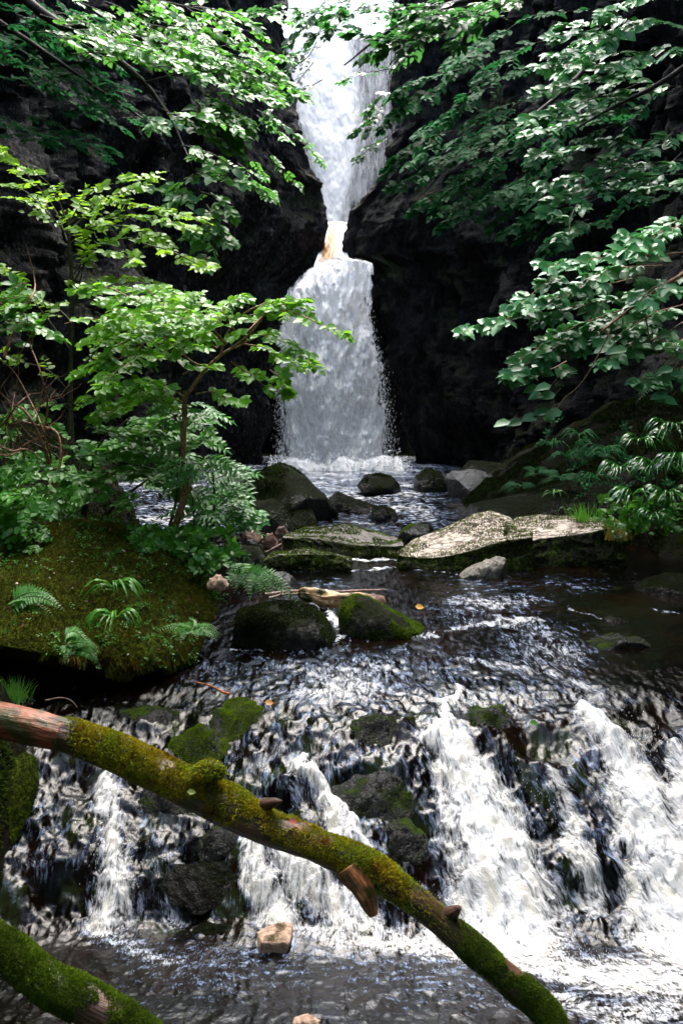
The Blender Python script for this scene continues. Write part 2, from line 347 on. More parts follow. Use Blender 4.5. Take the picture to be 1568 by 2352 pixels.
# ================= ground: banks either side of the channel =================
xl = lambda y: np.interp(y, [-6, 3.2, 3.8, 4.3, 4.8, 5.1, 5.6, 6.6, 8, 10, 13, 17, 22, 30], [-1.5, -1.60, -1.50, -1.42, -1.45, -1.7, -2.3, -2.3, -1.6, -1.9, -3.0, -3.6, -3.6, -3.6])
xr = lambda y: np.interp(y, [-6, 4, 6, 8, 9.2, 10, 11.5, 13, 17, 22, 30], [3.2, 2.6, 2.9, 2.95, 2.75, 1.9, 1.42, 1.5, 2.6, 3, 3])
gy = np.concatenate([np.linspace(-8, 2.5, 40), np.linspace(2.6, 12, 300), np.linspace(12.1, 40, 70)])
gx = np.concatenate([np.linspace(-24, -4.2, 24), np.linspace(-4.1, 4.6, 330), np.linspace(4.7, 24, 24)])
GX, GY = np.meshgrid(gx, gy)
def ground_z(X, Y):
    base = prof(np.clip(Y, -6, 30), X)
    dl = xl(Y)-X+.12*fbm(X*1.5, Y*1.5, 0, 71, 3); dr = X-xr(Y)+.15*fbm(X*1.5, Y*1.5, 0, 72, 3)
    low = sstep(5.0, 4.3, Y)
    bl = np.where(dl > 0, .03+.62*np.minimum(dl, 1.2)*(1+.4*low)+.25*sstep(0, .25, dl)+.25*np.maximum(dl-1.2, 0), 0)
    br = np.where(dr > 0, .05+.55*np.minimum(dr, 2)+.25*np.maximum(dr-2, 0)+.12*sstep(0, .3, dr), 0)
    z = base-.14-.25*sstep(0, -.5, np.maximum(dl, dr))*0+bl+br
    on = sstep(-.1, .4, np.maximum(dl, dr))
    return z+on*(.10*fbm(X*2.2, Y*2.2, 0, 73, 4)+.03*fbm(X*9, Y*9, 0, 75, 3))
GZ = ground_z(GX, GY)
M_BANK = rock_mat('bank_soil', (.003, .0022, .0015), (.009, .0065, .004), moss=.60, moss_c=((.003, .005, .001), (.010, .017, .002)), spec=.08, up=.35, rough=.9, sc=.8)
gr = mesh_from('ground', np.stack([GX, GY, GZ], -1).reshape(-1, 3), grid_faces(*GX.shape), M_BANK)
tag(gr, 'dark earth banks with moss on both sides of the stream', 'ground', kind='structure')

# ================= gorge walls =================
def cliff(name, edge, path, sgn, seed, label):
    """edge: slot edge as (px,row) at 21 m; path: plan points (x, y, weight of the slot edge)"""
    zs = np.linspace(-.8, 15.5, 460); ex = np.array([P(a, b, 21.0)[0] for a, b in edge]); ez = np.array([P(a, b, 21.0)[2] for a, b in edge]); o = np.argsort(ez)
    e = np.interp(zs, ez[o], ex[o]); ns = 640
    pp = np.array(path, float); d = np.r_[0, np.cumsum(np.hypot(np.diff(pp[:, 0]), np.diff(pp[:, 1])))]
    dd = np.concatenate([np.linspace(0, d[3], 260), np.linspace(d[3], d[-1], ns-260+1)[1:]])
    px, py, pw = (np.interp(dd, d, pp[:, i]) for i in range(3))
    X = px[:, None]+pw[:, None]*e[None, :]; Y = np.repeat(py[:, None], len(zs), 1); Z = np.repeat(zs[None, :], ns, 0)
    D = np.repeat(dd[:, None], len(zs), 1)
    n = .75*fbm(D*.55, Z*.35, 0, seed, 4)+.30*np.abs(fbm(D*1.7, Z*.5, 0, seed+1, 4))*2+.16*fbm(D*4, Z*1.4, 0, seed+2, 4, .6)
    n = n+.38*np.floor(5*fbm(D*.8, Z*.9, 0, seed+11, 4, .6))/5+.16*np.floor(6*fbm(D*2.3, Z*1.7, 0, seed+12, 3, .6))/6
    n = n+.10*fbm(D*6, Z*2.0, 0, seed+14, 4, .65)+.07*(1-2*np.abs(vn(D*5, Z*1.1, 0, seed+15)))
    n = n+.06*np.sin(2*np.pi*(Z*.55+.35*vn(D*.7, Z*.4, 0, seed+6)))*(vn(D*.5, Z*.2, 0, seed+8)+.6)
    n = n-.35*np.clip(fbm(D*.9, Z*.25, 0, seed+3, 3), 0, 1)
    near = (pw[:, None])
    tx = np.gradient(X, axis=0); ty = np.gradient(Y, axis=0); L = np.hypot(tx, ty)+1e-6; nx, ny = -ty/L*sgn, tx/L*sgn
    k = 1-.80*near
    X = X+nx*n*k; Y = Y+ny*n*(k*.9+.1)-near*(.30*fbm(D*1.2, Z*.9, 0, seed+5, 4))
    X = X+near*(.10*fbm(Z*1.6, D*.3, 0, seed+9, 5)+.10*np.floor(3*fbm(Z*2.6, D*.5, 0, seed+16, 3))/3+.03*fbm(Z*11, D*3, 0, seed+17, 3))
    over = np.clip(Z-7.5, 0, 7.5)*(1-near)*sstep(16, 11, Y)
    X = X+sgn*over*SHADE_OVERHANG  # walls lean in above the view, shaped to shade the gorge sides
    return tag(mesh_from(name, np.stack([X, Y, Z], -1).reshape(-1, 3), grid_faces(ns, len(zs)), M_CLIFF_LIT if sgn > 0 else M_CLIFF), label, 'cliff', kind='structure')
def cliff_mat(hi=1.):
    t = NT('wet_cliff_rock'); p = t.pos(); q = t.vscale(p, (1, 1, .32))
    n1 = t.noise(q, 2.2, 7, .66); n2 = t.noise(q, 9, 6, .7); n3 = t.noise(p, 1.1, 4); n4 = t.noise(p, 26, 4, .7)
    c = t.mix(t.ramp(n1, .42, .66), (.0025, .0025, .0025), (.017, .015, .014)); c = t.mix(t.ramp(n2, .56, .72), c, (.040, .036, .034))
    c = t.mix(t.ramp(n2, .48, .30), c, (.003, .003, .003))
    mo = t.ramp(t.math('ADD', t.math('ADD', n3, t.math('MULTIPLY', n4, .35)), t.math('MULTIPLY', t.nz(), .22)), .74, .86)
    c = t.mix(mo, c, t.mix(n4, (.006, .009, .002), (.028, .036, .005)))
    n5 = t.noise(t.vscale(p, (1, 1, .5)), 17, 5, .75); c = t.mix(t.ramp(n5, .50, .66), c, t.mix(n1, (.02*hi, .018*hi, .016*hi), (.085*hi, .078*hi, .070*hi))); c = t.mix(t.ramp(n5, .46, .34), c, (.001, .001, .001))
    h = t.math('ADD', n1, t.math('ADD', t.math('MULTIPLY', n2, .45), t.math('ADD', t.math('MULTIPLY', n4, .12), t.math('MULTIPLY', n5, .35))))
    return t.done(t.bsdf(c=c, r=t.math('MULTIPLY_ADD', n2, .5, .30), s=.16, nrm=t.bump(h, .9, .22)))
M_CLIFF = cliff_mat(.5); M_CLIFF_LIT = cliff_mat(1.6)  # one rock: shade-dark copy and lit copy, light put into the colour
EL = [(655, -200), (662, 0), (668, 150), (690, 260), (705, 330), (735, 430), (748, 500), (742, 560), (732, 590), (695, 630), (664, 655), (640, 720), (600, 1100)]
ER = [(905, -200), (897, 0), (887, 100), (900, 200), (910, 300), (885, 380), (858, 430), (805, 490), (790, 540), (792, 590), (850, 615), (870, 660), (880, 800), (960, 1100)]
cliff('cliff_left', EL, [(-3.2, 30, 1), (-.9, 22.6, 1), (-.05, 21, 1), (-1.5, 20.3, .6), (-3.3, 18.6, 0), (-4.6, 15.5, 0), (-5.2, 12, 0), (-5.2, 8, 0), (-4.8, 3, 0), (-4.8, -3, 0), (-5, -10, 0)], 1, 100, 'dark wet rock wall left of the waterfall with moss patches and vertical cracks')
cliff('cliff_right', ER, [(3.2, 30, 1), (.9, 22.6, 1), (.05, 21, 1), (1.6, 20.3, .6), (3.4, 18.4, 0), (4.7, 15, 0), (4.8, 12, 0), (4.6, 9, 0), (4.8, 5, 0), (4.8, -3, 0), (5, -10, 0)], -1, 200, 'black wet rock wall right of the waterfall with its deep shade put into the rock colour')
bx = np.linspace(-9, 9, 160); bz = np.linspace(-1, 13, 160); BX, BZ = np.meshgrid(bx, bz, indexing='ij')
BY = 30+.6*fbm(BX*.8, BZ*.5, 0, 301, 5)+.25*np.abs(fbm(BX*2, BZ*.8, 0, 303, 4))
tag(mesh_from('cliff_back', np.stack([BX, BY, BZ], -1).reshape(-1, 3), grid_faces(160, 160), M_CLIFF), 'rock face behind the upper waterfall', 'cliff', kind='structure')
# ================= waterfalls =================
def fall_mat(name, tint=(.95, .95, .95), warm=(.96, .91, .82), tl_=.28, bs=.45, sx=42, sz=5.5, ra=.60, rb=.78):
    t = NT(name); q = t.attr('flow', True); f = t.attr('foam'); p = t.pos()
    off = t.vscale(t.n('TexNoise', {'Vector': q, 'Scale': 1.1, 'Detail': 2}).outputs['Color'], (.10, .25, 0))
    v = t.n('VectorMath', {0: q, 1: off}, operation='ADD').outputs[0]
    a = t.noise(t.vscale(v, (sx, sz, 1)), 1, 6, .68); b = t.noise(t.vscale(v, (sx*.3, sz*.42, 1)), 1, 4, .6); c = t.noise(t.vscale(v, (sx*2.6, sz*2.4, 1)), 1, 3, .7)
    m = t.math('ADD', t.math('MULTIPLY', a, .45), t.math('ADD', t.math('MULTIPLY', b, .35), t.math('MULTIPLY', c, .20)))
    al = t.ramp(t.math('ADD', m, t.math('MULTIPLY', f, .42)), ra, rb)
    al = t.math('MULTIPLY', al, t.ramp(f, .0, .12))
    col = t.mix(t.ramp(b, .4, .7), tint, warm)
    s = t.bsdf(c=col, r=.7, s=.1, nrm=t.bump(m, bs, .10), a=1.0)
    tl = t.n('BsdfTranslucent', {'Color': (.86, .88, .92, 1)}).outputs[0]
    s = t.n('MixShader', {0: tl_, 1: s, 2: tl}).outputs[0]
    tr = t.n('BsdfTransparent').outputs[0]
    return t.done(t.n('MixShader', {0: al, 1: tr, 2: s}).outputs[0])
def fall_sheet(g, L, R, Yt, Yb, rows, dens, bulge, seed, layer, nu=130, nv=260, amp=.06):
    """one curtain of falling water; returns verts, foam, flow"""
    L = np.array(L, float); R = np.array(R, float); v = np.linspace(0, 1, nv); row = rows[0]+(rows[1]-rows[0])*v
    Y0 = Yt+(Yb-Yt)*v**.6; zz = P(784, row, Y0)[:, 2]
    lx = P(np.interp(row, L[:, 1], L[:, 0]), row, Y0)[:, 0]; rx = P(np.interp(row, R[:, 1], R[:, 0]), row, Y0)[:, 0]
    u = np.linspace(-.09, 1.09, nu)[None, :]; X = lx[:, None]+(rx-lx)[:, None]*u; Z = np.repeat(zz[:, None], nu, 1)
    dep = bulge*np.sin(np.pi*np.clip(u, 0, 1))**.7
    n = amp*(.5*(1-np.abs(fbm(X*2.4, Z*1.5, seed, seed+6, 4, .6))*2.4)+fbm(X*3.2, Z*1.1, seed, seed, 5, .6)*1.6+.5*fbm(X*9, Z*3.2, seed, seed+3, 3))
    Yv = Y0[:, None]-dep-n-layer*.16
    e = np.minimum(u, 1-u)*(rx-lx)[:, None]
    ed = sstep(-.16, .20, e+.34*fbm(X*4+seed, Z*1.9, seed, seed+9, 5, .7))
    f = ed*dens(u, v[:, None], X, Z)
    return X, Yv, Z, f
def fall_object(name, sheets, mat, label):
    Vs, Fs, fo, fl, off = [], [], [], [], 0
    for k, (X, Y, Z, f) in enumerate(sheets):
        Vs.append(np.stack([X, Y, Z], -1).reshape(-1, 3)); Fs.append(grid_faces(*X.shape, off=off)); fo.append(f.ravel())
        fl.append(np.stack([X+k*7.3, -Z+k*3.1, 0*X], -1).reshape(-1, 3)); off += X.size
    o = mesh_from(name, np.concatenate(Vs), np.concatenate(Fs), mat, attrs={'foam': np.concatenate(fo)}, vec={'flow': np.concatenate(fl)})
    return tag(o, label, 'waterfall', kind='structure')
M_FALL = fall_mat('falling_water')
LL = [(742, 585), (735, 605), (700, 632), (668, 668), (656, 720), (651, 800), (646, 900), (652, 1000), (648, 1085)]
LR = [(800, 585), (845, 606), (846, 640), (842, 700), (850, 770), (868, 840), (874, 900), (880, 980), (888, 1085)]
def d_low(u, v, X, Z): return (1.25-.52*sstep(.15, .75, v)+.15*sstep(.88, 1, v))*(1-.25*np.clip(fbm(X*1.8, Z*.8, 0, 9, 3), 0, 1))*sstep(0, .035, v+.012*fbm(X*9, Z, 0, 5, 3))
def d_in(u, v, X, Z): return d_low(u, v, X, Z)*.8
lows = [fall_sheet(None, LL, LR, 20.1, 19.2, (592, 1078), d_low, .42, 1, 0), fall_sheet(None, LL, LR, 20.2, 19.35, (590, 1078), d_in, .30, 2, -1), fall_sheet(None, [(a+6, b) for a, b in LL], [(a-6, b) for a, b in LR], 20.0, 19.1, (600, 1078), lambda u, v, X, Z: d_low(u, v, X, Z)*.62, .5, 3, 1.2, amp=.12)]
lows.append(fall_sheet(None, [(628, 1035), (622, 1088)], [(925, 1035), (945, 1088)], 18.95, 18.6, (1044, 1084), lambda u, v, X, Z: 1.05*sstep(0, .7, v+.45*fbm(X*3, 0*Z, 0, 19, 4)), .35, 4, 0, nv=50, amp=.14))
fall_object('waterfall_lower', lows, M_FALL, 'broad white lower fall dropping into the plunge pool')
UL = [(640, -160), (655, 0), (664, 160), (682, 260), (700, 330), (728, 430), (740, 520), (742, 540)]
UR = [(905, -160), (905, 0), (895, 100), (908, 200), (912, 300), (885, 390), (830, 470), (806, 540)]
def d_up(u, v, X, Z):
    k = sstep(.66, .36, u-.10*v+.16*v*sstep(.5, 1, v)+.03*fbm(X*3, Z*1.0, 0, 13, 3))  # right half made thinner to stand for the shade on it
    return .36+.95*k+.25*sstep(.75, 1, v)
ups = [fall_sheet(None, UL, UR, 28.2, 22.6, (-160, 540), d_up, .25, 5, 0, amp=.05), fall_sheet(None, UL, UR, 28.4, 22.8, (-160, 540), lambda u, v, X, Z: d_up(u, v, X, Z)*.85, .2, 6, -1, amp=.05)]
fall_object('waterfall_upper', ups, fall_mat('falling_water_high', warm=(.9, .9, .9), sx=34, sz=2.6, tl_=.45, bs=.35, ra=.52, rb=.92), 'tall upper fall behind the narrow slot, white on its left side and a veil thinned to stand for shade on its right')
# chute: tannin-brown water squeezing over the lip between the two falls
CL = [(738, 520), (745, 545), (738, 575), (728, 612)]; CR = [(806, 515), (800, 540), (790, 575), (800, 612)]
nu, nv = 70, 90; v = np.linspace(0, 1, nv); row = 512+100*v; Y0 = 22.6-2.4*v
lx = P(np.interp(row, *np.array(CL).T[::-1]), row, Y0)[:, 0]; rx = P(np.interp(row, *np.array(CR).T[::-1]), row, Y0)[:, 0]; zz = P(784, row, Y0)[:, 2]
u = np.linspace(-.1, 1.1, nu)[None, :]; X = lx[:, None]+(rx-lx)[:, None]*u; Z = np.repeat(zz[:, None], nu, 1)
Y = Y0[:, None]-.15*np.sin(np.pi*np.clip(u, 0, 1))-.07*fbm(X*9, Z*4, 0, 77, 4)
br = 1.15*sstep(.46, .16, np.hypot((u-.34+.1*(v[:, None]-.5))*1.0, (v[:, None]-.62)*.65)+.10*fbm(X*9, Z*5, 0, 78, 3))
t = NT('tannin_water'); q = t.attr('flow', True); b_ = t.attr('brown'); nn = t.noise(t.vscale(q, (22, 9, 1)), 1, 5, .65)
fac = t.ramp(t.math('ADD', nn, t.math('MULTIPLY', b_, -.42)), .12, .34)
M_TAN = t.done(t.bsdf(c=t.mix(fac, (.36, .15, .025), (.82, .80, .78)), r=.3, s=.5, nrm=t.bump(nn, .8, .05)))
tag(mesh_from('waterfall_chute', np.stack([X, Y, Z], -1).reshape(-1, 3), grid_faces(nv, nu), M_TAN, attrs={'brown': br}, vec={'flow': np.stack([X, Z, 0*X], -1).reshape(-1, 3)}), 'narrow chute with amber brown water between the two falls', 'waterfall', kind='structure')
# spray: drops and torn clots of water thrown off the falls
DROP = (np.array([[-1, 0, 0], [0, .5, 0], [0, -.25, .43], [0, -.25, -.43], [1, 0, 0]], float), np.array([[0, 1, 2], [0, 2, 3], [0, 3, 1], [4, 2, 1], [4, 3, 2], [4, 1, 3]]), None)
t = NT('spray_drops'); M_DROP = t.done(t.bsdf(c=(.82, .83, .85), r=.4, s=.4))
g = Geo(); n = 3400; rr_ = RNG.random(n); row = 590+490*RNG.random(n)**.8; side = RNG.random(n) < .5
lxx = np.interp(row, *np.array(LL).T[::-1]); rxx = np.interp(row, *np.array(LR).T[::-1]); sp = np.abs(RNG.normal(0, 1, n))*(4+7*sstep(600, 1050, row))
pxx = np.where(side, lxx-sp+3, rxx+sp*1.3-3); Yd = 19.6-.5*RNG.random(n)
O = P(pxx, row, Yd); D = np.stack([RNG.normal(0, .12, n), RNG.normal(0, .1, n), -np.ones(n)], -1); S = RNG.uniform(.006, .020, n)*(1.1-.4*rr_)
DT = (DROP[0]*np.array([1.5, .55, .55]), DROP[1], None)
leaves(g, O, D, np.tile([0, 1., 0], (n, 1)), S, rr_, DT)
n = 1600; O = np.stack([RNG.uniform(-1.35, 1.3, n), RNG.uniform(18.2, 19.4, n), 1.15+np.abs(RNG.normal(0, .13, n))], -1)   # splash at the foot
leaves(g, O, RNG.normal(0, 1, (n, 3)), np.tile([0, 1., .1], (n, 1)), RNG.uniform(.012, .035, n), RNG.random(n), DROP)
# drops off the little ledge
for (px, row, w_, h_) in [(1120, 2100, 150, 60), (1160, 1900, 130, 160), (1520, 1950, 90, 200), (260, 1960, 60, 140), (660, 2040, 110, 90), (1250, 2220, 230, 40), (700, 1960, 100, 60), (1450, 1720, 70, 80)]:
    n = 380; base_ = np.array([on_water(px+a*w_*.6, row+b*h_*.6) for a, b in RNG.normal(0, .6, (40, 2))]); O = base_[RNG.integers(0, 40, n)]+RNG.normal(0, 1, (n, 3))*[.05, .03, .03]; O[:, 2] += .035; O[:, 1] -= .03
    leaves(g, O, np.stack([RNG.normal(0, .4, n), RNG.normal(-.3, .3, n), -np.ones(n)], -1), np.tile([0, 1., .1], (n, 1)), RNG.uniform(.0015, .0045, n), RNG.random(n), DT)
tag(g.build('spray', M_DROP), 'white spray drops thrown off the falling water', 'spray', kind='stuff')
# ================= rocks =================
def prof_rock(name, outline, Y, thick, mat, label, cat='rock', base=None, skew=.0, e=.75, noise=.06, fine=.02, facets=0, seed=1, nu=90, na=72, group=None, endk=2.5, sink=.12, tuft=None, midf=.35, tl=0., ecap=1.0, br=None):
    """outline: silhouette crest (px,row) left to right, seen on a plane Y metres away; superellipse sections"""
    o = np.array(outline, float)
    if br:
        fw = on_water(o[:, 0].mean(), br); Y = fw[1]+thick*.9; base = base if base is not None else float(fw[2])
    pxs = np.linspace(o[0, 0], o[-1, 0], nu+2)[1:-1]; rws = np.interp(pxs, o[:, 0], o[:, 1])
    C = P(pxs, rws, Y+skew); xs = P(pxs, rws, Y)[:, 0]; top = C[:, 2]
    zb = (base if base is not None else float(prof(Y)))-sink
    uu = np.linspace(-1, 1, nu+2)[1:-1]; wd = thick*(1-np.abs(uu)**endk)**(1/endk)
    a = np.linspace(0, 2*np.pi, na, endpoint=False); ca, sa = np.cos(a), np.sin(a)
    cy = np.sign(ca)*np.abs(ca)**e; cz = np.sign(sa)*np.abs(sa)**e
    hh = np.maximum(top-zb, .02); mid = zb+hh*midf
    Z = np.where(cz[None, :] > 0, mid[:, None]+(hh*(1-midf))[:, None]*cz*(1-tl*(1-cy)/2), mid[:, None]+(hh*max(.25, midf+.1))[:, None]*cz)
    Yv = Y+wd[:, None]*cy[None, :]+skew*np.clip(cz, 0, 1)[None, :]*(wd/thick)[:, None]
    X = np.repeat(xs[:, None], na, 1)
    V = np.stack([X, Yv, Z], -1); c = np.stack([xs, np.full(nu, Y), mid], -1)[:, None]
    V = V.reshape(-1, 3); cc = np.repeat(c, na, 1).reshape(-1, 3); cc[:, 0] = cc[:, 0]*.6+.4*xs.mean()
    d = V-cc; d /= np.linalg.norm(d, axis=1)[:, None]+1e-6; s = 1/max(noise, .02)*.11
    f = noise*(fbm(V[:, 0]*s, V[:, 1]*s, V[:, 2]*s, seed*7, 4)*1.1+.35*(.5-np.abs(fbm(V[:, 0]*s*2, V[:, 1]*s*2, V[:, 2]*s*2.6, seed*7+3, 3))*1.6))+fine*fbm(V[:, 0]*s*6, V[:, 1]*s*6, V[:, 2]*s*6, seed*7+5, 4, .65)
    f = f*np.minimum(1, .45+.55*np.repeat((wd/thick)[:, None], na, 1).ravel())
    V = V+d*f[:, None]
    rg = np.random.default_rng(seed*13+5); ctr = np.array([xs.mean(), Y, zb+hh.max()*.4]); half = np.array([(xs[-1]-xs[0])/2, thick, hh.max()*.6])
    for k in range(facets):
        nn = rg.normal(0, 1, 3)*[1, 1, .8]; nn /= np.linalg.norm(nn); sup = np.linalg.norm(nn*half); dist = (V-ctr)@nn-sup*rg.uniform(.62, .85)
        V = V-np.where(dist > 0, dist*.88, 0)[:, None]*nn
    V3 = V.reshape(nu, na, 3); caps = np.stack([V3[0].mean(0), V3[-1].mean(0)])
    Vall = np.concatenate([V, caps]); F4 = grid_faces(nu, na, True); j = np.arange(na); j2 = (j+1) % na
    T = np.concatenate([np.stack([np.full(na, nu*na), j2, j], -1), np.stack([np.full(na, nu*na+1), (nu-1)*na+j, (nu-1)*na+j2], -1)])
    g = Geo(); g.add(Vall, F4[:, ::-1]); g.F3.append(T[:, ::-1]); ob = g.build(name, mat)
    ob.data.validate(); 
    import bmesh
    bm = bmesh.new(); bm.from_mesh(ob.data); bmesh.ops.recalc_face_normals(bm, faces=bm.faces); bm.to_mesh(ob.data); bm.free()
    tag(ob, label, cat, group)
    if tuft: moss_tufts(ob, *tuft)
    return ob
def slab_rock(name, crest, edge, basel, depth, mat, label, seed, cat='boulder', tuft=None, nu=150, noise=.035, back=.5):
    """a block with a worn top surface (between edge and crest) and a steep front down to the waterline"""
    crest, edge, basel = (np.array(q, float) for q in (crest, edge, basel)); x0, x1 = edge[0, 0], edge[-1, 0]; px = np.linspace(x0, x1, nu); u = np.linspace(0, 1, nu)
    f = lambda q: np.interp(px, q[:, 0], q[:, 1]); yb0 = on_water((x0+x1)/2, f(basel).mean())[1]
    B = P(px, f(basel), yb0); B[:, 2] = np.minimum(B[:, 2], float(prof(yb0))+.02)
    E = P(px, f(edge), yb0+.04); en = np.clip(np.minimum(u, 1-u)*9, 0, 1)**.6; C = P(px, f(crest), yb0+.04+depth*.15+depth*.85*1.0); C = np.where(en[:, None] < 1, P(px, f(crest), yb0+.04)*(1-en[:, None])+C*en[:, None], C)
    C[:, 2] = P(px, f(crest), C[:, 1])[:, 2]; D = C+[0, back*.35, 0]; D[:, 2] = zb_ = float(prof(yb0+depth))-.15; L = B-[0, -.02, .15]
    def seg(a, b, n, ease=0): t_ = np.linspace(0, 1, n, endpoint=False)[:, None, None]; return a[None]*(1-t_)+b[None]*t_
    S = np.concatenate([seg(L, B, 4), seg(B, E, 26), seg(E, C, 46), seg(C, D, 14), D[None]]); top = np.concatenate([np.zeros(30), np.ones(46), np.zeros(15)])[:, None]*np.ones((1, nu))
    m = S.shape[0]
    for _ in range(3): S[1:-1] = (S[:-2]+2*S[1:-1]+S[2:])/4; top[1:-1] = (top[:-2]+2*top[1:-1]+top[2:])/4
    X, Yv, Z = S[..., 0], S[..., 1], S[..., 2]
    n1 = fbm(X*3.2, Yv*3.2, Z*4, seed, 4); n2 = fbm(X*13, Yv*13, Z*16, seed+1, 4, .6); st = np.floor(4*fbm(X*2.1, Yv*2.5, Z*7, seed+2, 3))/4
    Yv = Yv-(1-top)*(noise*1.3*n1+.022*n2+.05*st)*1.0; Z = Z+top*(noise*.9*n1+.009*n2+.022*st)
    px_ = np.array([-1, 1.]); 
    Vv = np.stack([X, Yv, Z], -1).reshape(-1, 3); caps = []
    g = Geo(); g.add(Vv, grid_faces(m, nu)); k = len(Vv)
    for c_ in (0, nu-1):
        ctr = S[:, c_].mean(0); idx = np.arange(m)*nu+c_; g.V.append(ctr[None]); g.A.append(np.zeros(1)); ci = g.n; g.n += 1
        g.F3.append(np.stack([np.full(m-1, ci), idx[:-1], idx[1:]], -1))
    ob = g.build(name, mat); at = ob.data.attributes.new('top', 'FLOAT', 'POINT'); at.data.foreach_set('value', np.concatenate([top.ravel(), [0, 0]]).astype(np.float32))
    import bmesh
    bm = bmesh.new(); bm.from_mesh(ob.data); bmesh.ops.recalc_face_normals(bm, faces=bm.faces); bm.to_mesh(ob.data); bm.free()
    tag(ob, label, cat)
    if tuft: moss_tufts(ob, *tuft)
    return ob
def slab_mat(name, pale, grime, thr=.5, wet=.5):
    t = NT(name); p = t.pos(); tp = t.attr('top'); n1 = t.noise(p, 9, 5, .65); n2 = t.noise(p, 40, 5, .7); q = t.vscale(p, (7, 12, 30))
    s1 = t.noise(q, 1.6, 6, .72, .6); c = t.mix(t.ramp(s1, .43, .56), grime, pale); c = t.mix(t.ramp(n2, .22, .36), (grime[0]*.4, grime[1]*.4, grime[2]*.4), c)
    c = t.mix(t.ramp(n1, .60, .70), c, (.03, .045, .006))
    m = t.ramp(t.math('ADD', tp, t.math('MULTIPLY', t.math('SUBTRACT', n1, .5), 1.3)), thr-.08, thr+.08)
    side = t.mix(t.ramp(n2, .4, .65), (.006, .008, .002), t.mix(t.ramp(n1, .45, .6), (.045, .042, .022), (.09, .14, .012)))
    c = t.mix(m, side, c); h = t.math('ADD', n2, t.math('MULTIPLY', s1, .8))
    return t.done(t.bsdf(c=c, r=wet, s=t.math('MULTIPLY_ADD', m, .2, .12), nrm=t.bump(h, .7, .03)))
def surf_samples(ob, n, pred, rg):
    me = ob.data; me.update(); nf = len(me.polygons); ar = np.empty(nf); me.polygons.foreach_get('area', ar); ce = np.empty(nf*3); me.polygons.foreach_get('center', ce); no = np.empty(nf*3); me.polygons.foreach_get('normal', no)
    ce = ce.reshape(-1, 3); no = no.reshape(-1, 3); wgt = ar*pred(ce, no); wgt = np.maximum(wgt, 0); 
    if wgt.sum() <= 0: return None
    i = rg.choice(nf, n, p=wgt/wgt.sum()); ls = np.empty(nf, np.int32); lt = np.empty(nf, np.int32); me.polygons.foreach_get('loop_start', ls); me.polygons.foreach_get('loop_total', lt)
    li = np.empty(len(me.loops), np.int32); me.loops.foreach_get('vertex_index', li); vc = np.empty(len(me.vertices)*3); me.vertices.foreach_get('co', vc); vc = vc.reshape(-1, 3)
    q = [vc[li[ls[i]+np.minimum(k, lt[i]-1)]] for k in range(4)]; a = rg.random((n, 1)); b = rg.random((n, 1))
    return (q[0]*(1-a)+q[1]*a)*(1-b)+(q[3]*(1-a)+q[2]*a)*b, no[i]
def moss_mat(name, c1, c2, c3, rust=None):
    t = NT(name); r = t.attr('rnd'); p = t.pos(); n = t.noise(p, 7, 3)
    c = t.mix(t.ramp(n, .40, .62), t.mix(r, c1, c2), t.mix(r, c1, c3))
    if rust: c = t.mix(t.ramp(t.noise(p, 10, 4, .6), .55, .66, 0, .8), c, t.mix(r, (.03, .015, .004), rust))
    b = t.bsdf(c=c, r=.7, s=.15); tr = t.n('BsdfTranslucent', {'Color': c}).outputs[0]
    return t.done(t.n('MixShader', {0: .3, 1: b, 2: tr}).outputs[0])
M_MOSS_D = moss_mat('dark_wet_moss', (.003, .005, .0015), (.011, .018, .003), (.035, .065, .007))
M_MOSS_B = moss_mat('bright_moss', (.02, .04, .004), (.10, .16, .010), (.17, .28, .012))
M_MOSS_O = moss_mat('olive_moss', (.07, .06, .005), (.52, .44, .02), (.34, .44, .02), rust=(.34, .13, .02))
M_MOSS_G = moss_mat('green_moss', (.010, .018, .002), (.05, .08, .006), (.09, .16, .010))
M_MOSS_M = moss_mat('mound_moss', (.018, .014, .003), (.19, .17, .010), (.09, .13, .007), rust=(.14, .05, .02))
M_MOSS_E = moss_mat('edge_moss', (.012, .020, .003), (.05, .08, .006), (.14, .24, .012))
M_MOSS_V = moss_mat('vivid_moss', (.03, .05, .004), (.18, .28, .012), (.30, .46, .014))
def moss_tufts(ob, n, size, mat, zmin=-.2, thr=.0, seed=3, sc=4, label=None):
    rg = np.random.default_rng(seed)
    def pred(c, no): return (no[:, 2] > zmin)*sstep(thr-.12, thr+.12, fbm(c[:, 0]*sc, c[:, 1]*sc, c[:, 2]*sc, seed, 3))*(no[:, 1] < .55)
    r = surf_samples(ob, n, pred, rg)
    if r is None: return
    O, N = r; D = N+rg.normal(0, .45, N.shape)-[0, 0, .12]; g = Geo()
    leaves(g, O-N*size*.15, D, np.cross(N, rg.normal(0, 1, N.shape)), size*rg.uniform(.5, 1.4, n), np.clip(rg.random(n)*.7+.3*(N[:, 2] > .2), 0, 1), TUFT)
    m = g.build('moss', mat, ob, smooth=False); m['kind'] = 'stuff'
    return m
DK1, DK2 = (.004, .004, .004), (.022, .020, .018)
R_MOSSY = rock_mat('mossy_boulder_rock', DK1, (.028, .025, .022), moss=.58, sc=.8, moss_c=((.003, .004, .001), (.012, .018, .003)))
R_DARK = rock_mat('wet_dark_rock', DK1, (.016, .015, .013), moss=.42, rough=.30, spec=.14, sc=.8, moss_c=((.003, .004, .001), (.010, .016, .003)), bump=.9)
R_SLATE = rock_mat('wet_slate', (.008, .008, .009), (.040, .041, .045), moss=.2, rough=.35, sc=.7)
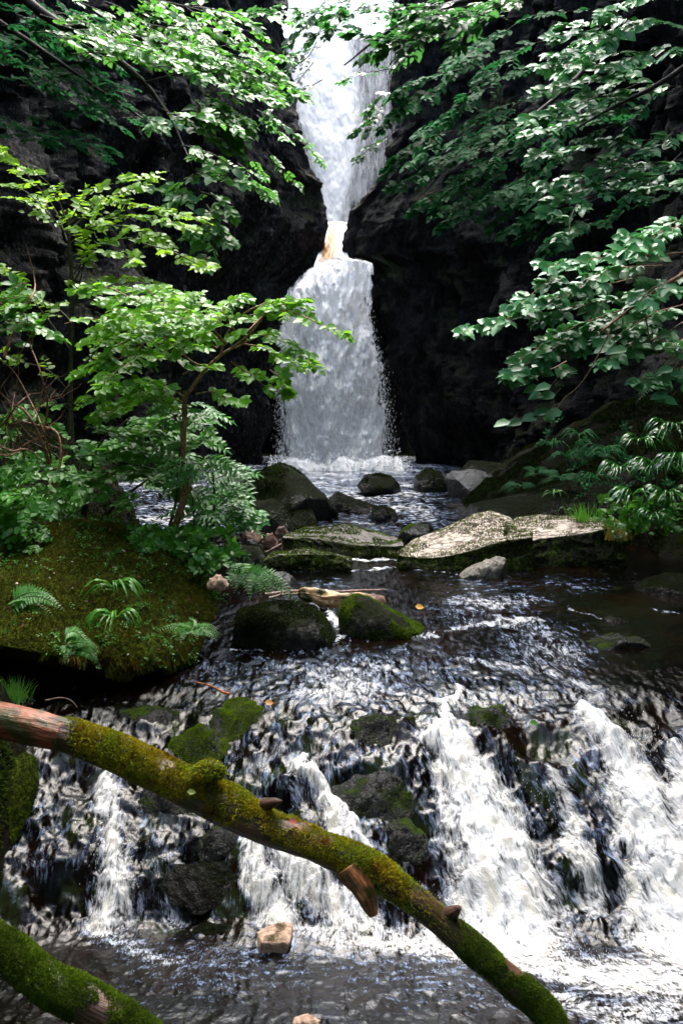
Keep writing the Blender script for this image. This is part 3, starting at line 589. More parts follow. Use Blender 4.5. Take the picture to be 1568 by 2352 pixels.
R_SLAB = rock_mat('pale_slab_rock', (.008, .008, .006), (.03, .026, .02), moss=.62, up=-.15, pale=(.66, .54, .46), sc=.8, moss_c=((.006, .009, .002), (.05, .075, .006)))
R_FLAT = rock_mat('grey_flat_rock', (.008, .008, .006), (.03, .026, .02), moss=.60, up=-.3, pale=(.26, .25, .22), sc=.9, rough=.4)
R_BROWN = rock_mat('brown_stone', (.06, .03, .02), (.22, .12, .08), moss=.12, sc=2)
S_PALE = slab_mat('pale_streaked_slab', (.58, .50, .42), (.10, .07, .055)); S_GREY = slab_mat('wet_grey_slab', (.24, .22, .19), (.05, .045, .04), wet=.3)
R_BLUE = rock_mat('blue_grey_stone', (.05, .055, .07), (.13, .14, .17), moss=.15, sc=3)
R_BANK = rock_mat('mossy_bank_rock', (.008, .006, .003), (.035, .020, .010), moss=.84, sc=.6, moss_c=((.012, .014, .002), (.075, .095, .006)), rough=.8)
R_CREAM = rock_mat('cream_brown_block', (.20, .12, .08), (.52, .36, .26), moss=.2, sc=4, rough=.6, bump=.9)
R_WETM = rock_mat('wet_mossy_ledge_rock', (.002, .002, .002), (.014, .014, .014), moss=.30, spec=.14, sc=2.5, rough=.18, moss_c=((.008, .014, .002), (.05, .09, .006)))

prof_rock('boulder', [(538, 1150), (546, 1084), (575, 1068), (640, 1064), (700, 1084), (745, 1118), (768, 1150), (776, 1172)], 10.9, .62, R_MOSSY, 'big dark boulder with moss and a pale patch at the left foot of the waterfall', 'boulder', skew=.25, noise=.09, seed=2, facets=5, nu=130, na=90, tuft=(9000, .020, M_MOSS_D, -.3, -.05), br=1206)
prof_rock('boulder', [(545, 1180), (570, 1150), (640, 1140), (700, 1150), (738, 1175), (742, 1195)], 10.2, .35, R_MOSSY, 'black rounded rock against the front of the big mossy boulder', 'boulder', noise=.06, seed=3, facets=3, sink=.2, base=1.02, tuft=(3000, .018, M_MOSS_D, -.3, 0))
prof_rock('boulder', [(740, 1150), (775, 1128), (820, 1148), (865, 1163)], 11.3, .35, R_DARK, 'low dark sloping rock right of the big mossy boulder', 'rock', noise=.04, seed=4, e=.9)
slab_rock('boulder', [(914, 1264), (950, 1240), (1000, 1217), (1060, 1192), (1090, 1176), (1125, 1168), (1160, 1182), (1190, 1203), (1222, 1222)], [(914, 1272), (960, 1280), (1020, 1278), (1080, 1264), (1120, 1252), (1160, 1240), (1222, 1232)], [(914, 1302), (1000, 1312), (1222, 1308)], .75, S_PALE, 'pale sunlit slab of rock with a mossy side, left half with a peak', 701, tuft=(15000, .014, M_MOSS_E, -.9, -.12, 5, 3))
slab_rock('boulder', [(1160, 1206), (1185, 1187), (1235, 1178), (1320, 1184), (1332, 1194), (1380, 1187), (1415, 1192), (1440, 1214)], [(1160, 1242), (1220, 1240), (1260, 1233), (1330, 1226), (1400, 1210), (1440, 1220)], [(1160, 1307), (1350, 1303), (1440, 1290)], .65, S_PALE, 'long pale rock with streaked top and black mossy side, right of the peaked slab', 702, tuft=(14000, .014, M_MOSS_E, -.9, -.12, 6, 3))
slab_rock('flat_rock', [(650, 1230), (700, 1212), (790, 1206), (850, 1215), (905, 1232), (926, 1246)], [(650, 1236), (700, 1234), (760, 1242), (830, 1252), (900, 1254), (926, 1252)], [(650, 1264), (760, 1278), (850, 1290), (926, 1276)], .9, S_GREY, 'flat grey rock with thick black moss along its front edge, upper of two steps', 703, 'rock', tuft=(8000, .017, M_MOSS_E, -.9, -.15, 7, 4))
slab_rock('flat_rock', [(604, 1284), (625, 1269), (700, 1265), (760, 1266), (806, 1278)], [(604, 1290), (640, 1274), (700, 1271), (760, 1272), (806, 1284)], [(604, 1312), (700, 1318), (806, 1308)], .35, S_GREY, 'low flat rock with mossy front, lower of two steps beside the riffle', 704, 'rock', tuft=(6000, .015, M_MOSS_E, -.9, -.15, 8, 4))
prof_rock('rock', [(915, 1235), (925, 1215), (955, 1203), (985, 1208), (992, 1225)], 9.9, .22, R_WETM, 'small rock with bright moss left of the pale slab', 'rock', noise=.04, seed=9, nu=50, na=50, base=1.0, tuft=(1200, .014, M_MOSS_B, -.3, 0), br=1248)
prof_rock('rock', [(1046, 1324), (1085, 1300), (1145, 1279), (1164, 1284), (1174, 1316)], 8.2, .15, rock_mat('pale_tilted_stone', (.02, .018, .014), (.20, .18, .15), moss=.35, sc=3, up=-.6), 'small tilted stone in front of the pale slab', 'rock', noise=.02, seed=10, facets=5, e=.5, nu=60, na=50, br=1330)
prof_rock('rock', [(818, 1122), (840, 1098), (870, 1086), (905, 1100), (925, 1122)], 13.2, .35, R_DARK, 'dark pointed rock in the plunge pool below the fall', 'rock', noise=.07, seed=11, facets=5, e=.9, tuft=(1500, .022, M_MOSS_D, -.3, .0))
prof_rock('boulder', [(1000, 1130), (1012, 1100), (1040, 1082), (1100, 1078), (1150, 1088), (1172, 1120), (1180, 1145)], 12.9, .6, R_SLATE, 'grey wet boulder with a smooth flat face near the right wall', 'boulder', noise=.08, seed=12, facets=8, e=.6, skew=.3, nu=100)
prof_rock('boulder', [(945, 1130), (955, 1095), (985, 1080), (1012, 1090), (1030, 1125)], 13.6, .45, R_DARK, 'black rock just left of the grey wet boulder', 'boulder', noise=.08, seed=13, facets=4, tuft=(1200, .022, M_MOSS_D, -.3, .0))
prof_rock('boulder', [(1020, 1085), (1080, 1062), (1140, 1066), (1180, 1090), (1215, 1110)], 15.5, .6, R_DARK, 'dark brown rock behind the grey wet boulder', 'boulder', noise=.1, seed=14, facets=4)
prof_rock('rock', [(848, 1190), (858, 1170), (880, 1164), (905, 1176), (914, 1192)], 10.6, .2, R_DARK, 'small black rock splitting the little cascade', 'rock', noise=.04, seed=15, nu=50, na=50, tuft=(700, .016, M_MOSS_D, -.3, .0))
prof_rock('rock', [(536, 1470), (548, 1408), (590, 1394), (680, 1392), (720, 1400), (750, 1440), (768, 1472)], 5.95, .26, R_MOSSY, 'wide low rock under black moss beside the mossy bank', 'rock', noise=.05, seed=16, e=.75, nu=110, na=80, tuft=(12000, .012, M_MOSS_D, -.5, -.15, 16, 5), br=1492)
prof_rock('rock', [(780, 1430), (786, 1390), (815, 1372), (850, 1376), (890, 1398), (940, 1428), (972, 1445), (978, 1462)], 6.15, .22, R_MOSSY, 'humped rock covered in green moss in mid stream', 'rock', noise=.04, seed=17, nu=110, na=80, tuft=(12000, .012, M_MOSS_B, -.4, .05, 17, 5), br=1466)
prof_rock('stone', [(694, 1400), (700, 1388), (718, 1384), (734, 1394), (738, 1412)], 6.5, .10, R_BLUE, 'smooth blue grey stone beside the broken wood', 'stone', noise=.015, fine=.004, seed=18, nu=40, na=40, base=.80, sink=.03)
prof_rock('stone', [(610, 1338), (622, 1320), (648, 1314), (670, 1324), (678, 1338)], 7.7, .12, R_SLATE, 'rounded grey stone in shallow water under the fern', 'stone', noise=.03, seed=19, nu=40, na=40, br=1342)
prof_rock('stone', [(842, 1382), (848, 1366), (866, 1362), (882, 1372), (888, 1386)], 6.75, .07, R_BROWN, 'small tan stone at the end of the broken wood', 'stone', noise=.02, seed=20, nu=40, na=40)
prof_rock('rock', [(500, 1300), (520, 1262), (555, 1254), (595, 1256), (612, 1280), (616, 1300)], 8.6, .25, R_MOSSY, 'mossy square rock behind the fern at the left bank', 'rock', noise=.04, seed=21, nu=60, na=50, e=.6, tuft=(2500, .016, M_MOSS_D, -.5, -.05), br=1300)
for k, (a, b, c, d, Y, mt, lb) in enumerate([(505, 1236, 556, 1216, 9.6, R_DARK, 'dark brown stone at the water edge below the big boulder'), (556, 1232, 602, 1206, 9.5, R_BROWN, 'reddish brown stone in the gap left of the flat rock'), (604, 1244, 640, 1220, 9.3, R_BROWN, 'rounded russet stone touching the upper flat rock'), (630, 1228, 668, 1204, 9.8, R_BROWN, 'small rusty stone behind the upper flat rock'), (560, 1256, 600, 1240, 9.1, R_SLATE, 'thin grey stone in the left side trickle'), (470, 1222, 512, 1200, 10.2, R_DARK, 'dark stone in the side channel behind the rowan'), (640, 1262, 668, 1250, 9.2, R_BROWN, 'brown pebble between the two flat rocks')]):
    prof_rock('stone', [(a, b), (a+(c-a)*.25, d+3), (a+(c-a)*.6, d), (c, b)], Y, (c-a)/F*Y*.45, mt, lb, 'stone', noise=.03, seed=30+k, nu=40, na=36, facets=5)
# low stones showing along the right-hand pool
for k, (o_, Y, th, mt, lb) in enumerate([
    ([(1430, 1390), (1475, 1345), (1540, 1325), (1600, 1330), (1680, 1370)], 7.4, .35, R_DARK, 'low black rock rising from the pool at the right edge'),
    ([(1340, 1442), (1400, 1424), (1450, 1428), (1480, 1446)], 6.5, .14, R_DARK, 'flat dark stone just breaking the surface of the right pool'),
    ([(1300, 1500), (1345, 1472), (1420, 1462), (1475, 1478), (1510, 1498)], 5.95, .15, R_WETM, 'flat stone with yellow green moss in the right pool'),
    ([(1420, 1330), (1455, 1318), (1490, 1334)], 8.0, .1, R_DARK, 'tiny dark stone in the still pool right of the slab')]):
    prof_rock('rock', o_, Y, th, mt, lb, 'rock', noise=.05, fine=.018, seed=50+k, nu=80, na=60, facets=4, sink=.14, tuft=(1800, .010, M_MOSS_D, -.5, .08, 50+k, 9))
def patch_rock(px, row, rx, ry, h, mat, label, seed, tuft=None, rot=0., nu=70):
    """a hump of the ledge standing just clear of the running water"""
    c = on_water(px, row); cu = on_water(px, row-ry); cd = on_water(px, row+ry); ax = rx*c[1]/F; ay = (cu[1]-cd[1])/2*1.0
    r = np.linspace(0, 1.12, nu//2)[:, None]; a = np.linspace(0, 2*np.pi, nu*2, endpoint=False)[None]
    k = 1+.28*fbm(np.cos(a)*1.6, np.sin(a)*1.6, 0, seed, 4); dx = r*np.cos(a)*k*ax; dy = r*np.sin(a)*k*ay
    X = c[0]+dx*math.cos(rot)-dy*math.sin(rot)*ax/ay*.3; Y = c[1]+dy+dx*math.sin(rot)*.3
    hh = h*(1-r**2.2)*np.ones_like(a); n = fbm(X*7, Y*7, hh*8, seed+1, 4, .6); st = np.floor(n*5)/5
    Z = prof(Y, X)+relief(X, Y)+hh*(1+.5*n)+.012*st+.012*fbm(X*24, Y*24, hh*20, seed+2, 3)+.006
    V = np.stack([X, Y, Z], -1).reshape(-1, 3); g = Geo(); g.add(V, grid_faces(nu//2, nu*2, True)[:, ::-1]); ob = g.build('ledge_rock', mat)
    tag(ob, label, 'rock')
    if tuft: moss_tufts(ob, *tuft)
    return ob
for k, (a_, b_, c_, d_, h_, mt, lb, nt_, mm_) in enumerate([
    (1116, 1655, 58, 42, .045, R_WETM, 'wet boulder with moss patches parting the water at the lip', 2600, M_MOSS_D),
    (860, 1680, 52, 26, .035, R_WETM, 'small mossy hump under the film of water at the lip', 1200, M_MOSS_G),
    (856, 1822, 96, 48, .055, R_WETM, 'dark mossy overhang of rock between two white streams', 3500, M_MOSS_G),
    (930, 1925, 50, 50, .050, R_WETM, 'wet rock knob left of the strongest white stream', 1500, M_MOSS_D),
    (462, 2030, 82, 48, .065, R_DARK, 'black wet rock between the two left streams', 1500, M_MOSS_D),
    (500, 1935, 45, 40, .050, R_WETM, 'dark rock with moss on top under the thick log', 1200, M_MOSS_D),
    (392, 1835, 70, 30, .050, R_WETM, 'flat mossy rock below the log beside the left stream', 1800, M_MOSS_G),
    (480, 2130, 46, 20, .040, R_DARK, 'small black rock at the foot of the left cascade', 0, None),
    (340, 1640, 60, 20, .030, R_WETM, 'low wet stone in the shallow water behind the log', 600, M_MOSS_G),
    (545, 1640, 60, 34, .060, R_WETM, 'flat rock crowned with bright green moss, upper half of the outcrop behind the log', 9000, M_MOSS_V),
    (460, 1705, 66, 38, .060, R_WETM, 'flat rock with bright moss just above the log, lower part of the outcrop', 9000, M_MOSS_V)]):
    patch_rock(a_, b_, c_, d_, h_*.58, mt, lb, 600+k*7, tuft=(int(nt_*.6) if mm_ is not M_MOSS_V else nt_, .006, M_MOSS_D if mm_ is M_MOSS_G and k % 2 else mm_, -.5, .10 if mm_ is not M_MOSS_V else -.22, 600+k, 9) if nt_ else None)
prof_rock('stone', [(474, 1345), (484, 1328), (500, 1322), (516, 1330), (526, 1346)], 5.5, .05, R_CREAM, 'pale cream stone perched on the top corner of the mossy bank', 'stone', noise=.015, seed=83, nu=40, na=36, facets=4, base=zrow(1346, 5.5), sink=.01)
prof_rock('stone', [(572, 2190), (576, 2146), (592, 2136), (655, 2134), (669, 2140), (684, 2186)], 3.95, .07, R_CREAM, 'cream and brown broken block standing in the lower pool', 'stone', noise=.010, fine=.005, seed=84, nu=60, na=60, facets=4, e=.36, endk=6, sink=.03, base=.02, tl=.3, midf=.5)
prof_rock('stone', [(660, 2352), (680, 2338), (710, 2335), (735, 2352)], 3.42, .04, R_CREAM, 'tan stone cut off by the bottom edge of the photo', 'stone', noise=.012, seed=81, nu=40, na=40, facets=3, sink=.02, base=.0)
# the mossy bank outcrop on the left
prof_rock('mossy_outcrop', [(-160, 1160), (0, 1172), (150, 1178), (290, 1200), (380, 1245), (455, 1292), (505, 1322), (528, 1390), (526, 1450), (515, 1520)], 5.98, .88, R_BANK, 'big moss covered bank outcrop overhanging the water at the left', 'outcrop', base=.74, skew=.55, endk=2.0, e=.95, midf=.26, noise=.17, fine=.05, seed=90, nu=220, na=140, sink=.0, facets=2, tuft=(60000, .012, M_MOSS_M, -.5, -.18, 90, 3))
prof_rock('mossy_outcrop', [(-200, 1740), (0, 1735), (50, 1750), (80, 1810), (100, 1880), (90, 2000), (70, 2110)], 4.45, .30, R_BANK, 'green mossy rock at the left edge below the fallen log', 'outcrop', base=.3, skew=.2, e=.85, noise=.06, fine=.03, midf=.1, seed=91, nu=120, na=90, sink=.4, tuft=(40000, .010, M_MOSS_G, -.9, -.3, 91, 4))
# right bank: long dark shelf behind the slab and stones in the ferns
prof_rock('rock_shelf', [(1060, 1190), (1090, 1160), (1180, 1142), (1260, 1118), (1340, 1105), (1450, 1100), (1600, 1110), (1700, 1150)], 10.3, .7, R_DARK, 'long dark rock shelf behind the pale slab', 'rock', noise=.12, seed=92, nu=140, na=80, e=.8, sink=.2, tuft=(9000, .016, M_MOSS_D, -.3, .0))

gnd = bpy.data.objects['ground']; rgq = np.random.default_rng(321)
def carpet(n, size, mat, pred, label):
    O, N = surf_samples(gnd, n, pred, rgq); g = Geo(); lump = 1+.9*fbm(O[:, 0]*9, O[:, 1]*9, 0, 323, 3)
    leaves(g, O+N*(size*.3*lump)[:, None]-N*size*.2, N+rgq.normal(0, .5, N.shape), np.cross(N, rgq.normal(0, 1, N.shape)), size*rgq.uniform(.5, 1.5, n)*lump, rgq.random(n), TUFT)
    return tag(g.build('moss_carpet', mat, smooth=False), label, kind='stuff')
carpet(52000, .011, M_MOSS_G, lambda c, no: (c[:, 0] < -1.02)*(c[:, 0] > -2.6)*(c[:, 1] > 3.1)*(c[:, 1] < 5.6)*(c[:, 2] > prof(c[:, 1])-.02)*sstep(-.25, .0, fbm(c[:, 0]*5, c[:, 1]*5, c[:, 2]*5, 71, 3)), 'green moss growing over the near left bank')
carpet(42000, .022, M_MOSS_D, lambda c, no: (c[:, 0] > 1.3)*(c[:, 0] < 4.3)*(c[:, 1] > 6.5)*(c[:, 1] < 13)*(c[:, 2] > prof(c[:, 1])-.02)*sstep(-.2, .1, fbm(c[:, 0]*2, c[:, 1]*2, c[:, 2]*2, 72, 3)), 'dark moss and dirt tufts over the shaded right bank')
carpet(26000, .024, M_MOSS_D, lambda c, no: (c[:, 0] < -.9)*(c[:, 0] > -5)*(c[:, 1] > 6.5)*(c[:, 1] < 15)*(c[:, 2] > prof(c[:, 1])-.02)*1., 'dark moss and litter over the shaded left bank')
rgh = np.random.default_rng(77); ob_ = bpy.data.objects['mossy_outcrop']
O, N = surf_samples(ob_, 7000, lambda c, no: (no[:, 2] < .15)*(no[:, 2] > -.75)*(no[:, 1] < .2)*sstep(-.1, .15, fbm(c[:, 0]*6, c[:, 1]*6, c[:, 2]*6, 12, 3)), rgh); g = Geo()
leaves(g, O, N*.5+rgh.normal(0, .3, N.shape)-[0, 0, 1.1], N+rgh.normal(0, .3, N.shape), rgh.uniform(.02, .055, len(O)), rgh.random(len(O)), TUFT)
m_ = g.build('hanging_moss', M_MOSS_M, ob_, smooth=False); m_['kind'] = 'stuff'
# ================= fallen wood =================
def log_mat(name, wood, wood2, split):
    t = NT(name); p = t.pos(); gco = t.n('TexCoord').outputs['Object']; q = t.attr('flow', True)
    a = t.noise(t.vscale(q, (6, 60, 60)), 1, 5, .65); b = t.noise(p, 14, 4); c = t.mix(t.ramp(a, .38, .62), wood, wood2)
    c = t.mix(t.ramp(t.math('ADD', b, t.math('MULTIPLY', a, .3)), .72, .80), c, split)
    c = t.mix(t.ramp(t.noise(p, 9, 5, .6), .44, .60), c, (.030, .036, .005))
    return t.done(t.bsdf(c=c, r=.42, s=.45, nrm=t.bump(t.math('ADD', a, t.math('MULTIPLY', b, .5)), .8, .012)))
def log_limb(name, pts, rad, mat, parent=None, seed=1, n=220, k=48, ridge=.10, squash=1.0):
    """pts world; rad per control point"""
    L = smooth_line(pts, n); d = np.r_[0, np.cumsum(np.linalg.norm(np.diff(L, axis=0), axis=1))]
    cd = np.r_[0, np.cumsum(np.linalg.norm(np.diff(np.asarray(pts, float), axis=0), axis=1))]; r = np.interp(d/d[-1], cd/cd[-1], rad)
    T = np.gradient(L, axis=0); T /= np.linalg.norm(T, axis=1)[:, None]; U_ = np.cross(T, [0, 1., .2]); U_ /= np.linalg.norm(U_, axis=1)[:, None]; W_ = np.cross(T, U_)
    a = np.linspace(0, 2*np.pi, k, endpoint=False)
    A, Dd = np.meshgrid(a, d); f = 1+ridge*fbm(np.cos(A)*1.4, np.sin(A)*1.4, Dd*5, seed, 4)*1.6+.05*fbm(np.cos(A)*6, np.sin(A)*6, Dd*9, seed+5, 3)
    V = L[:, None]+(r[:, None]*f)[..., None]*(np.cos(a)[None, :, None]*U_[:, None]+np.sin(a)[None, :, None]*W_[:, None]*squash)
    Vf = V.reshape(-1, 3); Fc = grid_faces(n, k, True); caps = [L[0]-T[0]*r[0]*.1, L[-1]+T[-1]*r[-1]*.15]
    g = Geo(); g.add(np.concatenate([Vf, caps]), Fc); j = np.arange(k); j2 = (j+1) % k
    g.F3.append(np.concatenate([np.stack([np.full(k, n*k), j2, j], -1), np.stack([np.full(k, n*k+1), (n-1)*k+j, (n-1)*k+j2], -1)]))
    o = g.build(name, mat, parent); at = o.data.attributes.new('flow', 'FLOAT_VECTOR', 'POINT')
    fl = np.concatenate([np.stack([Dd, np.cos(A)*.06, np.sin(A)*.06], -1).reshape(-1, 3), np.zeros((2, 3))]); at.data.foreach_set('vector', fl.astype(np.float32).ravel())
    return o
def log_moss(ob, n, size, mat, pred0, seed, parent):
    rg = np.random.default_rng(seed); r = surf_samples(ob, n, pred0, rg); O, N = r; D = N+rg.normal(0, .5, N.shape)-[0, 0, .30]; g = Geo()
    lump = 1+.8*fbm(O[:, 0]*22, O[:, 1]*22, O[:, 2]*22, seed, 3)
    leaves(g, O+N*(size*.25*lump)[:, None]-N*size*.15, D, np.cross(N, rg.normal(0, 1, N.shape)), size*rg.uniform(.5, 1.5, n)*lump, np.clip(rg.random(n), 0, 1), TUFT)
    m = g.build('moss', mat, parent, smooth=False); m['kind'] = 'stuff'; return m
M_LOG = log_mat('fallen_log_bark', (.030, .014, .009), (.11, .050, .028), (.22, .10, .055))
M_RED = log_mat('peeled_red_wood', (.13, .030, .014), (.32, .10, .045), (.42, .20, .10))
M_SPLIT = log_mat('broken_heartwood', (.16, .05, .02), (.42, .16, .06), (.50, .26, .10))
def PL(seq): return [P(a, b, y) for a, b, y in seq]
M_STUB = bark_mat('dark_stub_bark', (.015, .008, .005), (.075, .032, .018))
root = empty('fallen_log', P(-40, 1655, 3.55)); tag(root, 'long fallen tree trunk with olive moss slanting across the cascade', 'log')
axis = PL([(-60, 1648, 3.62), (60, 1668, 3.58), (160, 1690, 3.54), (280, 1735, 3.50), (400, 1795, 3.46), (520, 1850, 3.42), (600, 1895, 3.40), (720, 1940, 3.38), (840, 1995, 3.36), (920, 2045, 3.34), (1010, 2115, 3.32), (1100, 2195, 3.30), (1190, 2270, 3.28), (1262, 2335, 3.26), (1290, 2362, 3.25)])
rd = [.064, .063, .062, .066, .070, .075, .064, .055, .062, .052, .047, .052, .056, .050, .026]
trunk = log_limb('trunk', axis, rd, M_LOG, root, 400, n=320, k=56)
peel = log_limb('peeled_end', PL([(-64, 1645, 3.618), (20, 1658, 3.592), (90, 1673, 3.566), (150, 1687, 3.538)]), [.068, .067, .066, .058], M_RED, root, 402, n=80, k=56, ridge=.03); peel['label'] = 'bare reddish wood where the bark has peeled off'
def pm(c, no):
    t = c[:, 0]; xx = 784+F*c[:, 0]/c[:, 1]*1.0
    m = sstep(130, 175, xx)*(1-.93*sstep(930, 960, xx)*sstep(1085, 1060, xx))
    brown = fbm(c[:, 0]*7, c[:, 1]*7, c[:, 2]*7, 411, 3)
    return m*sstep(-.6, -.05, no[:, 2])*(no[:, 1] < .7)*sstep(-.20, .0, brown+.25*(no[:, 2]+.3))
m1 = log_moss(trunk, 44000, .0080, M_MOSS_O, lambda c, no: pm(c, no)*sstep(1080, 980, 784+F*c[:, 0]/c[:, 1]), 1, root); m1['label'] = 'olive yellow moss'
m2 = log_moss(trunk, 18000, .0068, M_MOSS_B, lambda c, no: pm(c, no)*sstep(1000, 1080, 784+F*c[:, 0]/c[:, 1]), 2, root); m2['label'] = 'bright green moss near the lower end'
b1 = log_limb('branch_stub', PL([(800, 1990, 3.34), (835, 2045, 3.31), (850, 2082, 3.30), (858, 2104, 3.29)]), [.050, .040, .030, .016], M_SPLIT, root, 404, n=60, k=32, ridge=.22); b1['label'] = 'broken stub with orange splintered wood'
b2 = log_limb('branch_stub', PL([(1002, 2112, 3.34), (1022, 2102, 3.32), (1042, 2094, 3.30), (1054, 2084, 3.29)]), [.030, .028, .022, .010], M_STUB, root, 405, n=40, k=32, ridge=.2)
b3 = log_limb('branch_stub', PL([(450, 1800, 3.42), (485, 1770, 3.37), (505, 1775, 3.34)]), [.042, .036, .020], M_LOG, root, 406, n=40, k=32, ridge=.15); log_moss(b3, 3500, .010, M_MOSS_O, lambda c, no: (no[:, 2] > -.5)*1., 5, root)
b4 = log_limb('branch_stub', PL([(610, 1850, 3.40), (635, 1842, 3.37), (648, 1840, 3.36)]), [.026, .014, .004], M_STUB, root, 407, n=30, k=24, ridge=.15)
adopt(root)
root = empty('fallen_log', P(-60, 2120, 3.0)); tag(root, 'shorter log thick with bright green moss in the bottom left corner', 'log')
tk = log_limb('trunk', PL([(-80, 2135, 3.02), (10, 2185, 2.98), (100, 2250, 2.95), (200, 2302, 2.92), (290, 2352, 2.90), (365, 2410, 2.88), (430, 2470, 2.86)]), [.064, .062, .061, .062, .058, .050, .04], M_LOG, root, 420, n=200, k=56)
log_moss(tk, 38000, .0072, M_MOSS_B, lambda c, no: sstep(-.5, -.1, no[:, 2]+.35)*(no[:, 1] < .7)*sstep(-.3, -.1, fbm(c[:, 0]*9, c[:, 1]*9, c[:, 2]*9, 31, 3)+.35*no[:, 2]), 4, root); adopt(root)
# driftwood caught at the rocks
M_DRIFT = log_mat('driftwood', (.34, .17, .07), (.70, .48, .26), (.78, .62, .40)); M_STICK = bark_mat('grey_stick_bark', (.16, .09, .07), (.38, .26, .22)); M_REDTW = bark_mat('red_twig_bark', (.28, .06, .02), (.42, .14, .05))
o = log_limb('driftwood', PL([(686, 1362, 6.85), (698, 1366, 6.8), (735, 1374, 6.75), (785, 1376, 6.7), (825, 1374, 6.75), (850, 1370, 6.75)]), [.03, .062, .066, .054, .050, .018], M_DRIFT, None, 430, n=90, k=30, ridge=.55, squash=.75); tag(o, 'orange broken piece of wood lying on the shallow stones', 'driftwood')
def stick(name, seq, r0, r1, mat, label, cat='stick', side=()):
    g = Geo(); tube(g, smooth_line(PL(seq), 26), r0, r1, 6, .5, r0*.25)
    for s_ in side: tube(g, smooth_line(PL(s_), 10), r1*1.1, r1*.5, 5)
    return tag(g.build(name, mat), label, cat)
stick('stick', [(610, 1366, 7.0), (680, 1358, 6.98), (770, 1359, 6.95), (850, 1356, 6.92), (888, 1355, 6.9)], .016, .007, M_STICK, 'pale grey stick lying behind the broken wood')
stick('stick', [(618, 1374, 6.8), (660, 1364, 6.85), (700, 1366, 6.85)], .012, .006, M_STICK, 'short pinkish stick crossing the left end of the long one', side=[[(640, 1369, 6.82), (655, 1358, 6.82), (672, 1354, 6.82)]])
stick('stick', [(642, 1386, 6.4), (665, 1390, 6.35), (700, 1388, 6.3)], .011, .005, M_STICK, 'reddish twig above the wide black mossy rock')
stick('stick', [(445, 1566, 5.0), (490, 1578, 4.98), (512, 1590, 4.97), (528, 1594, 4.96)], .004, .008, M_REDTW, 'orange red twig on the water film above the green outcrop')
stick('stick', [(105, 1608, 5.0), (150, 1604, 4.98), (168, 1612, 4.97), (178, 1625, 4.96)], .004, .003, M_STICK, 'thin crooked twig on the wet stone behind the bare end of the log')
stick('stick', [(602, 1278, 8.85), (625, 1262, 8.8), (648, 1250, 8.8)], .018, .012, M_STICK, 'tan stick leaning on the lower flat rock')
# ================= trees, shrubs, ferns =================
def inpoly(x, y, poly):
    p = np.array(poly, float); c = np.zeros(np.shape(x), bool); j = len(p)-1
    for i in range(len(p)):
        c ^= ((p[i, 1] > y) != (p[j, 1] > y)) & (x < (p[j, 0]-p[i, 0])*(y-p[i, 1])/(p[j, 1]-p[i, 1]+1e-9)+p[i, 0]); j = i
    return c
def batch_tubes(g, pts, r0, r1, k=3, rnd=.5):
    """pts [n,m,3]; r0,r1 arrays [n]"""
    n, m, _ = pts.shape
    if n == 0: return
    T = np.gradient(pts, axis=1); T /= np.linalg.norm(T, axis=2)[..., None]+1e-9
    U_ = np.cross(T, [0, 1, .37]); U_ /= np.linalg.norm(U_, axis=2)[..., None]+1e-9; W_ = np.cross(T, U_)
    a = np.linspace(0, 2*np.pi, k, endpoint=False); r = np.asarray(r0)[:, None]+(np.asarray(r1)-np.asarray(r0))[:, None]*np.linspace(0, 1, m)[None]
    V = pts[:, :, None]+r[:, :, None, None]*(np.cos(a)[None, None, :, None]*U_[:, :, None]+np.sin(a)[None, None, :, None]*W_[:, :, None])
    F1 = grid_faces(m, k, True); Fa = (F1[None]+(np.arange(n)*m*k)[:, None, None]).reshape(-1, 4); g.add(V.reshape(-1, 3), Fa, rnd)
UP = np.array([0, 0, 1.]); CAMV = np.array([0, -1., 0])
TPL_ELM = leaf_tpl(.33, .07, .14, .66); TPL_BEECH = leaf_tpl(.35, .09, .10, .70); TPL_NARROW = leaf_tpl(.17, .05, .12, .7); TPL_PINNA = leaf_tpl(.12, .02, .10, .6)
